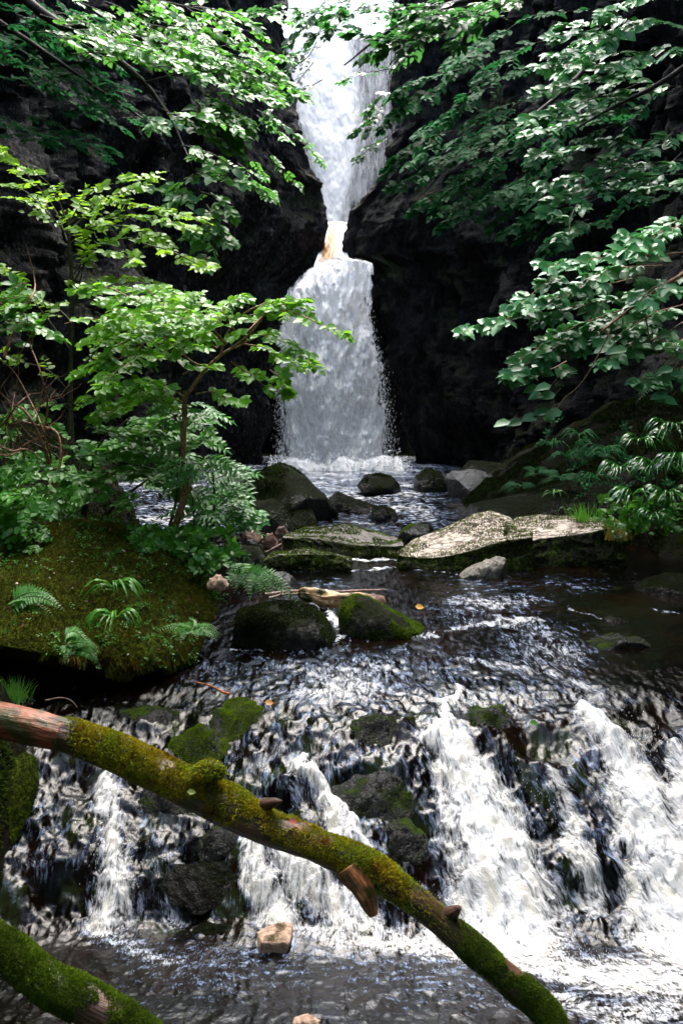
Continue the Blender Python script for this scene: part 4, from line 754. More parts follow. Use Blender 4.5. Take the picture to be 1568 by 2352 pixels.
def sprays(gL, gT, P0, D, L, k, ls, tilt, rg, tpl, sag=.18, aw=52, bias=None, tr=.0018, jit=.24, rot=None):
    n = len(P0)
    if n == 0: return
    D = D/(np.linalg.norm(D, axis=1)[:, None]+1e-9); m = 5; t = np.linspace(0, 1, m)[None, :, None]
    C = P0[:, None]+D[:, None]*L[:, None, None]*t; C[..., 2] -= (sag*L)[:, None]*(t[..., 0]**2)
    wob = rg.normal(0, .03, (n, 1, 3))*L[:, None, None]*np.sin(t*np.pi); C = C+wob
    batch_tubes(gT, C, np.full(n, tr)*ls/.06, np.full(n, tr*.4)*ls/.06)
    tk = np.linspace(.12, 1, k)[None, :]+rg.normal(0, .02, (n, k)); tk = np.clip(tk, 0, 1)
    O = P0[:, None]+D[:, None]*(L[:, None]*tk)[..., None]; O[..., 2] -= (sag*L)[:, None]*tk**2; O = O+wob[:, 0][:, None]*np.sin(tk*np.pi)[..., None]*0
    N0 = UP+CAMV*np.asarray(tilt)*rg.uniform(.3, 1.5, (n, 1))+rg.normal(0, .22, (n, 3)); N0 /= np.linalg.norm(N0, axis=1)[:, None]
    S = np.cross(N0, D); S /= np.linalg.norm(S, axis=1)[:, None]+1e-9
    sg = np.where(np.arange(k) % 2 == 0, 1, -1)[None, :]; ang = np.radians(aw)*rg.uniform(.75, 1.2, (n, k)); ang[:, -1] *= .1
    LD = D[:, None]*np.cos(ang)[..., None]+S[:, None]*(np.sin(ang)*sg)[..., None]; LD[..., 2] -= .16*rg.random((n, k))
    NN = N0[:, None]+rg.normal(0, jit, (n, k, 3))
    sz = ls*rg.uniform(.62, 1.18, (n, k))*(.75+.35*np.sin(np.pi*np.clip(tk, 0, .95)))
    if np.ndim(ls): sz = sz
    rn = np.clip(rg.random((n, k))*.6+.4*(rg.random((n, 1)) if bias is None else bias), 0, 1)
    leaves(gL, O.reshape(-1, 3), LD.reshape(-1, 3), NN.reshape(-1, 3), sz.ravel(), rn.ravel(), tpl)
def bough_sprays(gL, gT, pts, ns, slen, leaf, k, tilt, rg, tpl, r0=.006, r1=.0015, spread=1.0, t0=.15, sag=.15, tip=True, yscale=.9, aw=52, jit=.24):
    """a bough (world polyline) carrying flat side sprays"""
    n = 14; C = smooth_line(pts, n); tube(gT, C, r0, r1, 5)
    T = np.gradient(C, axis=0); T /= np.linalg.norm(T, axis=1)[:, None]
    t = np.linspace(t0, 1, ns)+rg.normal(0, .3/ns, ns); t = np.clip(t, 0, 1); i = t*(n-1)
    P0 = np.stack([np.interp(i, np.arange(n), C[:, q]) for q in range(3)], -1); D0 = np.stack([np.interp(i, np.arange(n), T[:, q]) for q in range(3)], -1)
    S = np.cross(np.tile(UP+CAMV*tilt*.28, (ns, 1)), D0); S /= np.linalg.norm(S, axis=1)[:, None]+1e-9
    sg = np.where(np.arange(ns) % 2 == 0, 1., -1.)*spread; a = rg.uniform(.5, 1.15, ns)
    D = D0*np.cos(a)[:, None]+S*(sg*np.sin(a))[:, None]*[1, yscale, 1]+rg.normal(0, .10, (ns, 3))
    L = slen*rg.uniform(.6, 1.2, ns)*(1.1-.55*t)
    if tip: P0 = np.vstack([P0, C[-2]]); D = np.vstack([D, T[-1]]); L = np.r_[L, slen*.8]
    sprays(gL, gT, P0, D, L, k, leaf, tilt, rg, tpl, sag, aw, jit=jit)
def fill(gL, gT, poly, nb, ang, jit, blen, Y, ns, slen, leaf, k, seed, tilt=.5, tpl=TPL_ELM, sag=.12, bs=.15, dens=None, aw=52, lj=.24):
    rg = np.random.default_rng(seed); p = np.array(poly, float); lo, hi = p.min(0), p.max(0); got = 0; tries = 0
    while got < nb and tries < nb*60:
        tries += 1; x, y = rg.uniform(lo[0], hi[0]), rg.uniform(lo[1], hi[1])
        if not inpoly(x, y, poly): continue
        if dens is not None and rg.random() > dens(x, y): continue
        got += 1; Yk = rg.uniform(*Y); a = math.radians(rg.normal(ang, jit)); L = blen*Yk/F*rg.uniform(.7, 1.3)
        d = np.array([math.cos(a), rg.uniform(-.55, .35), math.sin(a)]); c = P(x, y, Yk); t = np.linspace(-.5, .5, 5)[:, None]
        pts = c+d*L*t; pts[:, 2] -= bs*L*(t[:, 0]+.5)**2; pts += rg.normal(0, .02, (5, 3))*L
        bough_sprays(gL, gT, pts, ns, slen*Yk/F, leaf*Yk/F, k, tilt, rg, tpl, r0=.0018*Yk/F*1000*.6, r1=.0010*Yk/F*1000*.6, sag=sag, aw=aw, jit=lj)
L_YEL = leaf_mat('beech_leaf', (.06, .19, .010), (.26, .50, .03), spec=.38, gloss=.40, trans=.5, tcol=(.45, .75, .04), brown=.02)
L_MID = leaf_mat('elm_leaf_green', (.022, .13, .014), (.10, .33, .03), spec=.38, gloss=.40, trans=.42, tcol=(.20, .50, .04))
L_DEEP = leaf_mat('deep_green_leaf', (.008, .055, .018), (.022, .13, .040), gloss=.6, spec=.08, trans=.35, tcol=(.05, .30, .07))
L_ELM = leaf_mat('pale_sheen_leaf', (.020, .15, .040), (.11, .36, .12), spec=.42, gloss=.40, trans=.30, tcol=(.10, .34, .05))
L_FERN = leaf_mat('fern_green', (.022, .13, .014), (.10, .34, .035), gloss=.45, trans=.42, tcol=(.20, .52, .05))
L_TONGUE = leaf_mat('glossy_strap_fern', (.012, .09, .012), (.05, .22, .022), gloss=.27, trans=.25, tcol=(.08, .26, .03))
B_TAN = bark_mat('tan_bark', (.14, .07, .04), (.38, .22, .13)); B_DARK = bark_mat('dark_bark', (.010, .008, .006), (.045, .034, .022)); B_GREEN = bark_mat('greenish_bark', (.02, .022, .010), (.07, .065, .03)); B_RED = bark_mat('reddish_twig_bark', (.14, .05, .03), (.34, .19, .11))
def tree(name, label, cat, rootpos, leafmat, barkmat, fn, group=None):
    root = empty(name, rootpos); tag(root, label, cat, group); gL, gT, gB = Geo(), Geo(), Geo(); fn(gL, gT, gB)
    if gL.n: gL.build('crown', leafmat, root)
    if gT.n: gT.build('branchwork', barkmat, root)
    if gB.n: gB.build('trunk', barkmat, root)
    adopt(root); return root
def SL(seq, n=20): return smooth_line(PL(seq), n)

# --- beech sapling, left ---
def f(gL, gT, gB):
    Y = 7.6; tube(gB, SL([(168, 1180, Y), (166, 1100, Y), (162, 900, Y), (166, 720, Y), (160, 560, Y), (154, 480, Y)], 40), .030, .010, 8, noise_amp=.003)
    rg = np.random.default_rng(5)
    B = [([(158, 560), (120, 470), (70, 410), (5, 345)], 9, 75), ([(158, 540), (110, 490), (60, 440), (-10, 420)], 9, 75), ([(150, 500), (130, 450), (100, 410), (75, 395)], 6, 60),
         ([(155, 520), (210, 440), (270, 420), (325, 405)], 9, 80), ([(158, 530), (240, 470), (340, 478), (440, 500)], 13, 90), ([(160, 545), (250, 500), (330, 500), (420, 520)], 11, 85), ([(160, 560), (220, 520), (290, 520), (350, 540)], 9, 75), ([(156, 520), (200, 480), (240, 455), (290, 440)], 8, 80),
         ([(162, 640), (230, 560), (330, 550), (440, 600)], 12, 70), ([(162, 660), (200, 600), (260, 580), (310, 600)], 8, 60), ([(330, 560), (400, 580), (450, 605), (475, 615)], 6, 45), ([(166, 720), (190, 620), (200, 540), (215, 500)], 8, 70),
         ([(166, 740), (120, 700), (60, 680), (-10, 690)], 9, 80), ([(160, 800), (100, 720), (40, 640), (-10, 610)], 8, 80), ([(166, 700), (230, 650), (300, 640), (350, 655)], 8, 60),
         ([(160, 900), (110, 850), (50, 830), (-10, 800)], 6, 70), ([(166, 860), (210, 820), (250, 760), (290, 740)], 5, 60)]
    for b, ns, sl in B:
        ys = Y+np.cumsum(rg.uniform(-.25, .18, len(b))); pts = [P(x, y, yy) for (x, y), yy in zip(b, ys)]
        bough_sprays(gL, gT, pts, ns, sl*Y/F, 21*Y/F, 8, .65, rg, TPL_BEECH, aw=62, jit=.34, r0=.007, r1=.002, sag=.05, yscale=1.1)
tree('beech_sapling', 'slender young beech with layered yellow green leaves on the left bank', 'tree', P(168, 1185, 7.6), L_YEL, B_GREEN, f)

# --- leaning young elm with tan trunk ---
def f(gL, gT, gB):
    Y = 6.25; tube(gB, SL([(400, 1215, Y+.1), (418, 1160, Y), (428, 1110, Y), (423, 1060, Y), (421, 1000, Y), (424, 940, Y), (422, 898, Y)], 30), .024, .016, 8, noise_amp=.003)
    tube(gB, SL([(424, 915, Y), (445, 885, Y), (476, 845, Y), (505, 818, Y), (535, 798, Y), (575, 765, Y), (630, 700, Y-.1), (655, 688, Y-.1)], 34), .014, .003, 7)
    tube(gB, SL([(505, 818, Y), (520, 770, Y), (560, 720, Y), (620, 692, Y)], 16), .007, .003, 6); tube(gB, SL([(476, 845, Y), (440, 830, Y), (400, 790, Y), (340, 760, Y)], 16), .007, .003, 6)
    rg = np.random.default_rng(6)
    B = [([(540, 800), (600, 770), (660, 790), (712, 828)], 9, 60), ([(560, 790), (610, 800), (650, 825), (690, 838)], 7, 50), ([(570, 760), (610, 720), (650, 700), (700, 705)], 7, 50), ([(630, 710), (680, 720), (730, 742), (790, 768)], 5, 34),
         ([(560, 720), (600, 700), (640, 690), (690, 690)], 6, 40), ([(520, 790), (480, 750), (420, 730), (360, 720)], 11, 75), ([(500, 800), (440, 770), (380, 760), (300, 770)], 12, 80), ([(480, 780), (420, 720), (330, 690), (250, 690)], 12, 75),
         ([(430, 740), (360, 740), (280, 750), (210, 780)], 11, 75), ([(540, 760), (500, 710), (440, 690), (380, 670)], 9, 60), ([(500, 740), (520, 700), (545, 690), (550, 680)], 5, 45), ([(330, 700), (290, 680), (250, 660), (190, 660)], 8, 60),
         ([(300, 780), (260, 800), (230, 830), (195, 850)], 8, 60), ([(530, 830), (560, 850), (590, 870), (610, 890)], 3, 34), ([(620, 850), (640, 865), (650, 880), (655, 893)], 3, 26), ([(450, 905), (490, 900), (520, 912), (552, 925)], 5, 28), ([(420, 860), (440, 850), (475, 842), (500, 840)], 4, 26),
         ([(422, 912), (380, 885), (320, 880), (250, 900)], 12, 66), ([(422, 925), (370, 905), (310, 915), (240, 940)], 12, 66), ([(400, 900), (340, 900), (290, 925), (230, 960)], 9, 60), ([(330, 790), (300, 830), (270, 850), (240, 880)], 7, 55)]
    for b, ns, sl in B:
        ys = Y+np.cumsum(rg.uniform(-.22, .16, len(b))); pts = [P(x, y, yy) for (x, y), yy in zip(b, ys)]
        bough_sprays(gL, gT, pts, ns+3, sl*Y/F, 22*Y/F, 8, .65, rg, TPL_BEECH, aw=62, jit=.34, r0=.006, r1=.002, sag=.10)
        if ns > 10: bough_sprays(gL, gT, [p+rg.normal(0, .07, 3) for p in pts], ns, sl*.9*Y/F, 21*Y/F, 8, .7, rg, TPL_BEECH, aw=62, jit=.34, r0=.003, r1=.001, sag=.1)
_f = f
def f(gL, gT, gB):
    _f(gL, gT, gB); fill(gL, gT, [(210, 720), (400, 690), (620, 700), (600, 790), (500, 800), (230, 850)], 16, 12, 14, 130, (6.1, 6.8), 7, 48, 21, 8, 19, aw=62, lj=.34, tilt=.6, tpl=TPL_BEECH, sag=.08)
tree('young_elm', 'young tree with bare tan trunk, its bright leaves reaching over the lower fall', 'tree', P(428, 1112, 6.25), leaf_mat('young_elm_leaf', (.045, .18, .014), (.18, .45, .03), spec=.38, gloss=.38, trans=.48, tcol=(.35, .70, .05)), B_TAN, f)

# --- dense green bush between the saplings ---
def f(gL, gT, gB):
    for seq in ([(190, 1230), (205, 1120), (230, 1020), (300, 960)], [(190, 1230), (180, 1100), (120, 1040), (60, 1010)], [(200, 1230), (300, 1130), (380, 1080), (440, 1060)]):
        tube(gB, SL([(a, b, 6.8) for a, b in seq], 20), .014, .004, 6, noise_amp=.002)
    fill(gL, gT, [(200, 960), (300, 950), (420, 930), (455, 990), (440, 1040), (330, 1060), (210, 1040), (180, 1000)], 23, 10, 20, 110, (6.4, 7.3), 7, 50, 19, 10, 21, tilt=.6, tpl=TPL_BEECH)
    fill(gL, gT, [(0, 1060), (120, 1050), (300, 1070), (320, 1120), (280, 1150), (120, 1160), (0, 1150)], 26, 175, 26, 110, (6.2, 7.4), 7, 50, 19, 10, 22, tilt=.7, tpl=TPL_BEECH)
    fill(gL, gT, [(0, 1120), (110, 1120), (110, 1230), (60, 1280), (0, 1290)], 18, 200, 30, 90, (5.8, 6.4), 6, 50, 19, 9, 23, tilt=.8, tpl=TPL_BEECH)
    fill(gL, gT, [(300, 1060), (500, 1080), (520, 1150), (430, 1160), (300, 1130)], 12, 0, 25, 90, (6.6, 7.3), 5, 45, 19, 8, 24, tilt=.6, tpl=TPL_BEECH)
    fill(gL, gT, [(0, 880), (80, 870), (150, 940), (160, 1040), (60, 1050), (0, 1040)], 9, 170, 30, 90, (6.9, 7.8), 4, 45, 20, 7, 25, tilt=.6, tpl=TPL_BEECH)
tree('shrub', 'dense mid green shrub filling the bank under the two young trees', 'shrub', P(190, 1235, 6.8), L_MID, B_DARK, f)

# --- bare reddish shrub, far left ---
def f(gL, gT, gB):
    rg = np.random.default_rng(8); Y = 6.3
    M = [[(112, 1140), (118, 1060), (100, 990), (70, 920), (30, 850), (-20, 815)], [(118, 1080), (95, 1010), (70, 960), (20, 920), (-20, 880)], [(100, 1000), (110, 930), (95, 860), (70, 790), (60, 700)], [(125, 1130), (140, 1040), (135, 1000), (80, 975), (0, 955)], [(60, 1080), (50, 1020), (30, 960), (35, 900)], [(-20, 1040), (30, 1045), (60, 1020), (90, 1008)], [(-20, 1010), (20, 1035), (70, 1035), (100, 1060)], [(10, 820), (40, 740), (70, 690), (80, 640), (60, 560)], [(-20, 1000), (20, 960), (40, 930), (70, 905)]]
    for m in M:
        pts = SL([(a, b, Y+rg.uniform(-.2, .2)) for a, b in m], 22); tube(gB, pts, rg.uniform(.007, .014), .003, 6, noise_amp=.0015)
        for q in range(4):
            i = rg.integers(4, 20); d = np.array([rg.normal(0, .6), rg.normal(0, .3), rg.uniform(.1, .9)]); d /= np.linalg.norm(d); L = rg.uniform(.10, .32)
            tt = np.linspace(0, 1, 6)[:, None]; tw = pts[i]+d*L*tt+[0, 0, .06]*tt**2+rg.normal(0, .008, (6, 3)); tube(gT, tw, .0030, .0012, 4)
    fill(gL, gT, [(0, 600), (60, 590), (100, 680), (60, 760), (0, 780)], 8, 200, 30, 80, (6.2, 6.8), 4, 50, 28, 6, 31, tilt=.4, tpl=TPL_BEECH)
    fill(gL, gT, [(0, 690), (90, 730), (110, 790), (60, 800), (0, 800)], 5, 10, 30, 70, (6.2, 6.8), 4, 45, 24, 6, 32, tilt=.4, tpl=TPL_BEECH)
tree('bare_shrub', 'nearly leafless shrub with crossing reddish tan stems at the left edge', 'shrub', P(112, 1145, 6.3), L_MID, B_RED, f)

# --- rowan saplings with compound leaves ---
def compound(gL, gT, base, d, L, pairs, leaf, rg, up=.25, tpl=TPL_NARROW, taper=.5, wing=62, nrm_tilt=.5, droop=.25):
    d = np.asarray(d, float); d /= np.linalg.norm(d); t = np.linspace(0, 1, 9)[:, None]; C = base+d*L*t; C[:, 2] += up*L*(t[:, 0])-(up+droop)*L*t[:, 0]**2
    tube(gT, C, leaf*.035, leaf*.012, 3)
    tk = np.linspace(.18, .97, pairs); i = tk*8; O = np.stack([np.interp(i, np.arange(9), C[:, q]) for q in range(3)], -1); T = np.gradient(C, axis=0); Tt = np.stack([np.interp(i, np.arange(9), T[:, q]) for q in range(3)], -1); Tt /= np.linalg.norm(Tt, axis=1)[:, None]
    N = UP+CAMV*nrm_tilt*rg.uniform(.3, 1.4)+rg.normal(0, .2, 3); S = np.cross(N, Tt); S /= np.linalg.norm(S, axis=1)[:, None]
    a = math.radians(wing); ls = leaf*(np.sin(np.pi*np.clip(.22+tk*.62, 0, 1))**taper if taper < 1.5 else (1-tk)**.8*.95+.08)
    rb = rg.random()*.5
    for s_ in (1, -1):
        leaves(gL, O, Tt*math.cos(a)+S*math.sin(a)*s_+rg.normal(0, .05, O.shape), np.tile(N, (pairs, 1))+rg.normal(0, .15, O.shape), ls*rg.uniform(.9, 1.1, pairs), np.clip(rb+rg.random(pairs)*.5, 0, 1), tpl)
    leaves(gL, C[-1:], T[-1:], N[None], np.array([ls[-1]]), np.array([rb+.3]), tpl)
def f(gL, gT, gB):
    rg = np.random.default_rng(9); Y = 6.5
    st = [[(380, 1245), (395, 1190), (405, 1150), (408, 1090), (418, 1000), (420, 920)], [(485, 1262), (490, 1200), (492, 1131), (486, 1080), (470, 1056), (436, 1046)], [(450, 1290), (446, 1200), (440, 1120), (428, 1060)], [(470, 1290), (478, 1230), (470, 1180), (452, 1140)]]
    for k, s_ in enumerate(st):
        tube(gB, SL([(a, b, Y-.05*k) for a, b in s_], 24), .012 if k < 2 else .006, .004, 6, noise_amp=.001)
    spots = [(418, 925), (420, 960), (455, 950), (440, 1010), (450, 975), (395, 1050), (500, 1090), (520, 1085), (500, 1120), (480, 1075), (510, 1140), (495, 1165), (520, 1170), (470, 1130), (450, 1160), (470, 1200), (500, 1210), (440, 1190), (430, 1230), (460, 1240), (400, 1240), (360, 1250), (340, 1270), (380, 1280), (420, 1285), (450, 1275), (500, 1240), (530, 1200), (545, 1185), (480, 1280), (350, 1220), (415, 870+90), (446, 1110), (425, 1130), (465, 1100)]
    for (x, y) in spots:
        for q in range(3):
            b = P(x+rg.normal(0, 9), y+rg.normal(0, 9), Y+rg.uniform(-.2, .25)); a = rg.uniform(-.4, .5) if rg.random() < .55 else math.pi+rg.uniform(-.5, .4)
            compound(gL, gT, b, [math.cos(a), rg.uniform(-.8, .3), math.sin(a)*.5+.1], 62*Y/F*rg.uniform(.7, 1.15), 5, 27*Y/F, rg)
    for (x, y) in [(470, 1070), (480, 1085), (495, 1100), (455, 1060)]:
        for q in range(2): compound(gL, gT, P(x, y, Y-.3), [rg.choice([-1, 1])*.8, -.3, .15], 80*Y/F, 6, 30*Y/F, rg, nrm_tilt=.9)
    fill(gL, gT, [(500, 1130), (560, 1150), (570, 1190), (520, 1210), (495, 1170)], 6, -20, 20, 60, (6.3, 6.7), 4, 30, 20, 5, 33, tilt=.7)
tree('rowan_sapling', 'rowan sapling with feathered compound leaves beside the stream', 'tree', P(430, 1275, 6.5), leaf_mat('rowan_leaf', (.022, .13, .022), (.09, .32, .06), gloss=.40, trans=.4, tcol=(.20, .55, .07)), B_GREEN, f)

# --- tree overhanging the top left ---
def f(gL, gT, gB):
    rg = np.random.default_rng(10)
    tube(gB, SL([(-300, -500, 11), (-120, -200, 11), (60, 0, 11), (150, 65, 11), (260, 130, 11), (330, 190, 11), (385, 260, 10.8)], 40), .10, .022, 9, noise_amp=.01)
    tube(gB, SL([(385, 260, 10.8), (400, 285, 9.8), (415, 320, 9.0), (428, 350, 8.6), (440, 380, 8.5), (455, 430, 8.5), (475, 480, 8.5), (470, 540, 8.5)], 30), .018, .004, 7, noise_amp=.003)
    tube(gB, SL([(150, 65, 11), (200, 60, 10.8), (330, 90, 10.6), (480, 120, 10.5), (640, 200, 10.4)], 30), .03, .006, 7, noise_amp=.003)
    tube(gB, SL([(330, 190, 11), (450, 165, 10.8), (540, 180, 10.6), (640, 230, 10.4)], 20), .014, .004, 6)
    bright = lambda x, y: .35+.65*float(sstep(150, 420, x))*float(sstep(330, 120, y))
    fill(gL, gT, [(60, 0), (590, 0), (620, 60), (610, 150), (560, 180), (500, 170), (420, 130), (300, 120), (200, 100), (90, 50)], 40, -14, 9, 180, (9.6, 11.5), 7, 50, 21, 7, 41, tilt=.45, dens=bright)
    fill(gL, gT, [(180, 70), (420, 90), (590, 170), (580, 220), (500, 205), (400, 160), (260, 125), (190, 100)], 15, -12, 8, 170, (9.0, 9.8), 7, 50, 23, 7, 42, tilt=.45)
    fill(gL, gT, [(400, 250), (520, 230), (560, 280), (480, 290), (420, 280)], 6, -20, 10, 110, (9.3, 9.9), 6, 55, 27, 8, 43)
    fill(gL, gT, [(560, 240), (660, 240), (700, 330), (690, 430), (620, 480), (560, 400)], 6, -30, 16, 80, (14, 16), 4, 36, 16, 7, 46, tilt=.3)
    H = [[(415, 335), (450, 340), (480, 360), (505, 385)], [(428, 355), (480, 350), (530, 380), (590, 425)], [(440, 390), (480, 400), (530, 415), (575, 420)], [(445, 400), (420, 415), (390, 430), (362, 432)], [(455, 430), (430, 440), (410, 455), (395, 462)], [(460, 440), (490, 450), (510, 470), (530, 485)], [(475, 470), (490, 500), (500, 530), (525, 550)], [(470, 500), (455, 530), (445, 545), (436, 540)], [(470, 530), (475, 560), (470, 580), (478, 605)], [(465, 500), (480, 515), (500, 520), (518, 545)], [(385, 262), (430, 262), (480, 268), (540, 295)], [(340, 270), (350, 285), (356, 290), (360, 292)]]
    for b in H:
        pts = [P(x, y, 8.5+rg.uniform(-.15, .15)) for x, y in b]; bough_sprays(gL, gT, pts, 6, 34*8.5/F, 25*8.5/F, 7, .9, rg, TPL_ELM, r0=.006, r1=.002, sag=.25, yscale=.8)
tree('overhanging_elm', 'tree arching in from the top left with pale leaves and one long hanging branch', 'tree', P(-300, -500, 11), leaf_mat('overhanging_elm_leaf', (.024, .13, .024), (.11, .34, .05), gloss=.42, trans=.42, tcol=(.20, .55, .06)), B_DARK, f)

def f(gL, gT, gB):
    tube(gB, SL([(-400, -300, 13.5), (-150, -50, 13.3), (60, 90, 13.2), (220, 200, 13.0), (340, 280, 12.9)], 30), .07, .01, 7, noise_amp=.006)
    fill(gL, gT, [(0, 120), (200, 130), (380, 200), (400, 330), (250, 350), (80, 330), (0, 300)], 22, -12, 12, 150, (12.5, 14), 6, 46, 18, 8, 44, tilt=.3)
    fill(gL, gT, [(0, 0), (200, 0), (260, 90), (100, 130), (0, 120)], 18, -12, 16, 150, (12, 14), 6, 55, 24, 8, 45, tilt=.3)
tree('shade_toned_elm', 'foliage with darker leaf colour standing for deep shade, against the dark wall at the upper left', 'tree', P(-400, -300, 13.5), L_DEEP, B_DARK, f)  # darker leaf colour stands in for shade on these boughs

# --- sparse foliage across the top of the upper fall ---
def f(gL, gT, gB):
    tube(gB, SL([(1500, -300, 12), (1300, -120, 12), (1150, -20, 12), (1000, 20, 12), (880, 80, 11.8), (790, 150, 11.6)], 40), .07, .008, 8, noise_amp=.008)
    fill(gL, gT, [(900, 0), (1220, 0), (1130, 35), (990, 75), (940, 95), (880, 110), (840, 60)], 26, 190, 14, 130, (11, 12.6), 6, 50, 24, 7, 51, tilt=.4)
    fill(gL, gT, [(660, 0), (860, 0), (800, 40), (720, 40), (660, 30)], 7, 190, 20, 110, (11.5, 12.6), 5, 45, 22, 7, 52, tilt=.4)
    fill(gL, gT, [(690, 110), (760, 90), (880, 110), (870, 170), (800, 170), (740, 220), (690, 250), (650, 200)], 6, 200, 20, 100, (11.5, 12.6), 4, 40, 21, 6, 53, tilt=.4)
    fill(gL, gT, [(850, 180), (910, 190), (900, 330), (850, 340)], 4, 215, 12, 70, (12, 13), 4, 36, 19, 6, 54, tilt=.4)
tree('overhanging_beech', 'thin branches crossing the top of the upper fall with sparse backlit leaves', 'tree', P(1500, -300, 12), leaf_mat('thin_beech_leaf', (.012, .055, .018), (.045, .14, .040), gloss=.36, trans=.5, tcol=(.10, .34, .06)), B_DARK, f)

# --- dark foliage hanging on the right wall ---
def f(gL, gT, gB):
    tube(gB, SL([(1700, -200, 15), (1500, 0, 15), (1380, 120, 14.5), (1280, 220, 14), (1180, 300, 13.6)], 30), .08, .02, 8, noise_amp=.008)
    pol = [(970, 120), (1050, 90), (1250, 60), (1320, 500), (1220, 490), (1080, 490), (1060, 450), (1020, 440), (1020, 370), (980, 350), (960, 250)]
    fill(gL, gT, pol, 42, 205, 8, 120, (13, 14.8), 7, 44, 20, 7, 61, tilt=.75)
    T_ = [[(1250, 420), (1180, 430), (1090, 470), (1015, 518)], [(1180, 340), (1100, 380), (1030, 430), (955, 478)], [(1120, 340), (1050, 360), (980, 390), (915, 425)], [(1010, 210), (960, 220), (920, 250), (880, 290)], [(1040, 300), (980, 320), (930, 350), (892, 385)], [(1290, 470), (1240, 490), (1200, 510), (1165, 530)], [(1060, 160), (1010, 170), (950, 190), (900, 220)]]
    rg = np.random.default_rng(62)
    for b in T_: bough_sprays(gL, gT, [P(x, y, 12.8) for x, y in b], 12, 40*12.8/F, 22*12.8/F, 8, .8, rg, TPL_ELM, r0=.008, r1=.002, sag=.2)
    fill(gL, gT, [(1250, 0), (1400, 40), (1568, 300), (1568, 520), (1300, 540), (1260, 300)], 24, 200, 14, 130, (11.5, 13), 6, 50, 22, 7, 63, tilt=.6)
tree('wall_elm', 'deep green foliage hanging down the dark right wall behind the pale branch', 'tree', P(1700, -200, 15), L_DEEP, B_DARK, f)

# --- pale branches at the right ---
def f(gL, gT, gB):
    Y = 8.6; tube(gB, SL([(1900, -300, Y+.6), (1750, 0, Y+.4), (1600, 130, Y+.2), (1500, 200, Y), (1400, 250, Y), (1330, 290, Y)], 34), .06, .008, 8, noise_amp=.004)
    rg = np.random.default_rng(71)
    B = [([(1568, 0), (1500, -10), (1440, 5), (1385, 30)], 10, 55), ([(1500, 60), (1420, 40), (1360, 50), (1290, 58)], 8, 44), ([(1480, 80), (1400, 70), (1320, 75), (1265, 82)], 8, 44), ([(1500, 120), (1420, 120), (1340, 120), (1270, 125)], 8, 46), ([(1470, 160), (1400, 150), (1310, 145), (1245, 152)], 8, 44),
         ([(1500, 200), (1420, 180), (1330, 185), (1255, 205)], 9, 50), ([(1480, 240), (1400, 220), (1320, 240), (1245, 265)], 9, 50), ([(1450, 260), (1380, 250), (1290, 270), (1215, 275)], 8, 46), ([(1450, 290), (1380, 280), (1290, 290), (1212, 302)], 8, 46),
         ([(1480, 340), (1400, 320), (1320, 340), (1250, 352)], 7, 46), ([(1568, 370), (1450, 380), (1340, 400), (1245, 425)], 12, 52), ([(1568, 400), (1440, 410), (1350, 430), (1260, 462)], 11, 52), ([(1500, 450), (1400, 440), (1320, 460), (1260, 485)], 6, 46), ([(1330, 460), (1310, 500), (1305, 530), (1290, 545)], 4, 34),
         ([(1568, 60), (1500, 50), (1450, 60), (1400, 90)], 8, 52), ([(1568, 120), (1520, 110), (1460, 130), (1420, 150)], 8, 52), ([(1568, 320), (1540, 310), (1520, 330), (1480, 350)], 5, 50)]
    for b, ns, sl in B:
        ys = Y+np.linspace(.5, 0, 4)+rg.uniform(-.15, .15); pts = [P(x, y, yy) for (x, y), yy in zip(b, ys)]
        bough_sprays(gL, gT, pts, ns+1, sl*Y/F, 28*Y/F, 7, .8, rg, TPL_ELM, r0=.007, r1=.002, sag=.15)
    fill(gL, gT, [(1340, 60), (1568, 40), (1568, 420), (1400, 420), (1330, 300)], 10, 195, 10, 130, (8.9, 9.8), 6, 50, 24, 8, 72, tilt=.45)
tree('sheen_elm', 'elm leaning in at the top right with pale shining leaves on tiered branches', 'tree', P(1900, -300, 9.2), L_ELM, B_DARK, f)
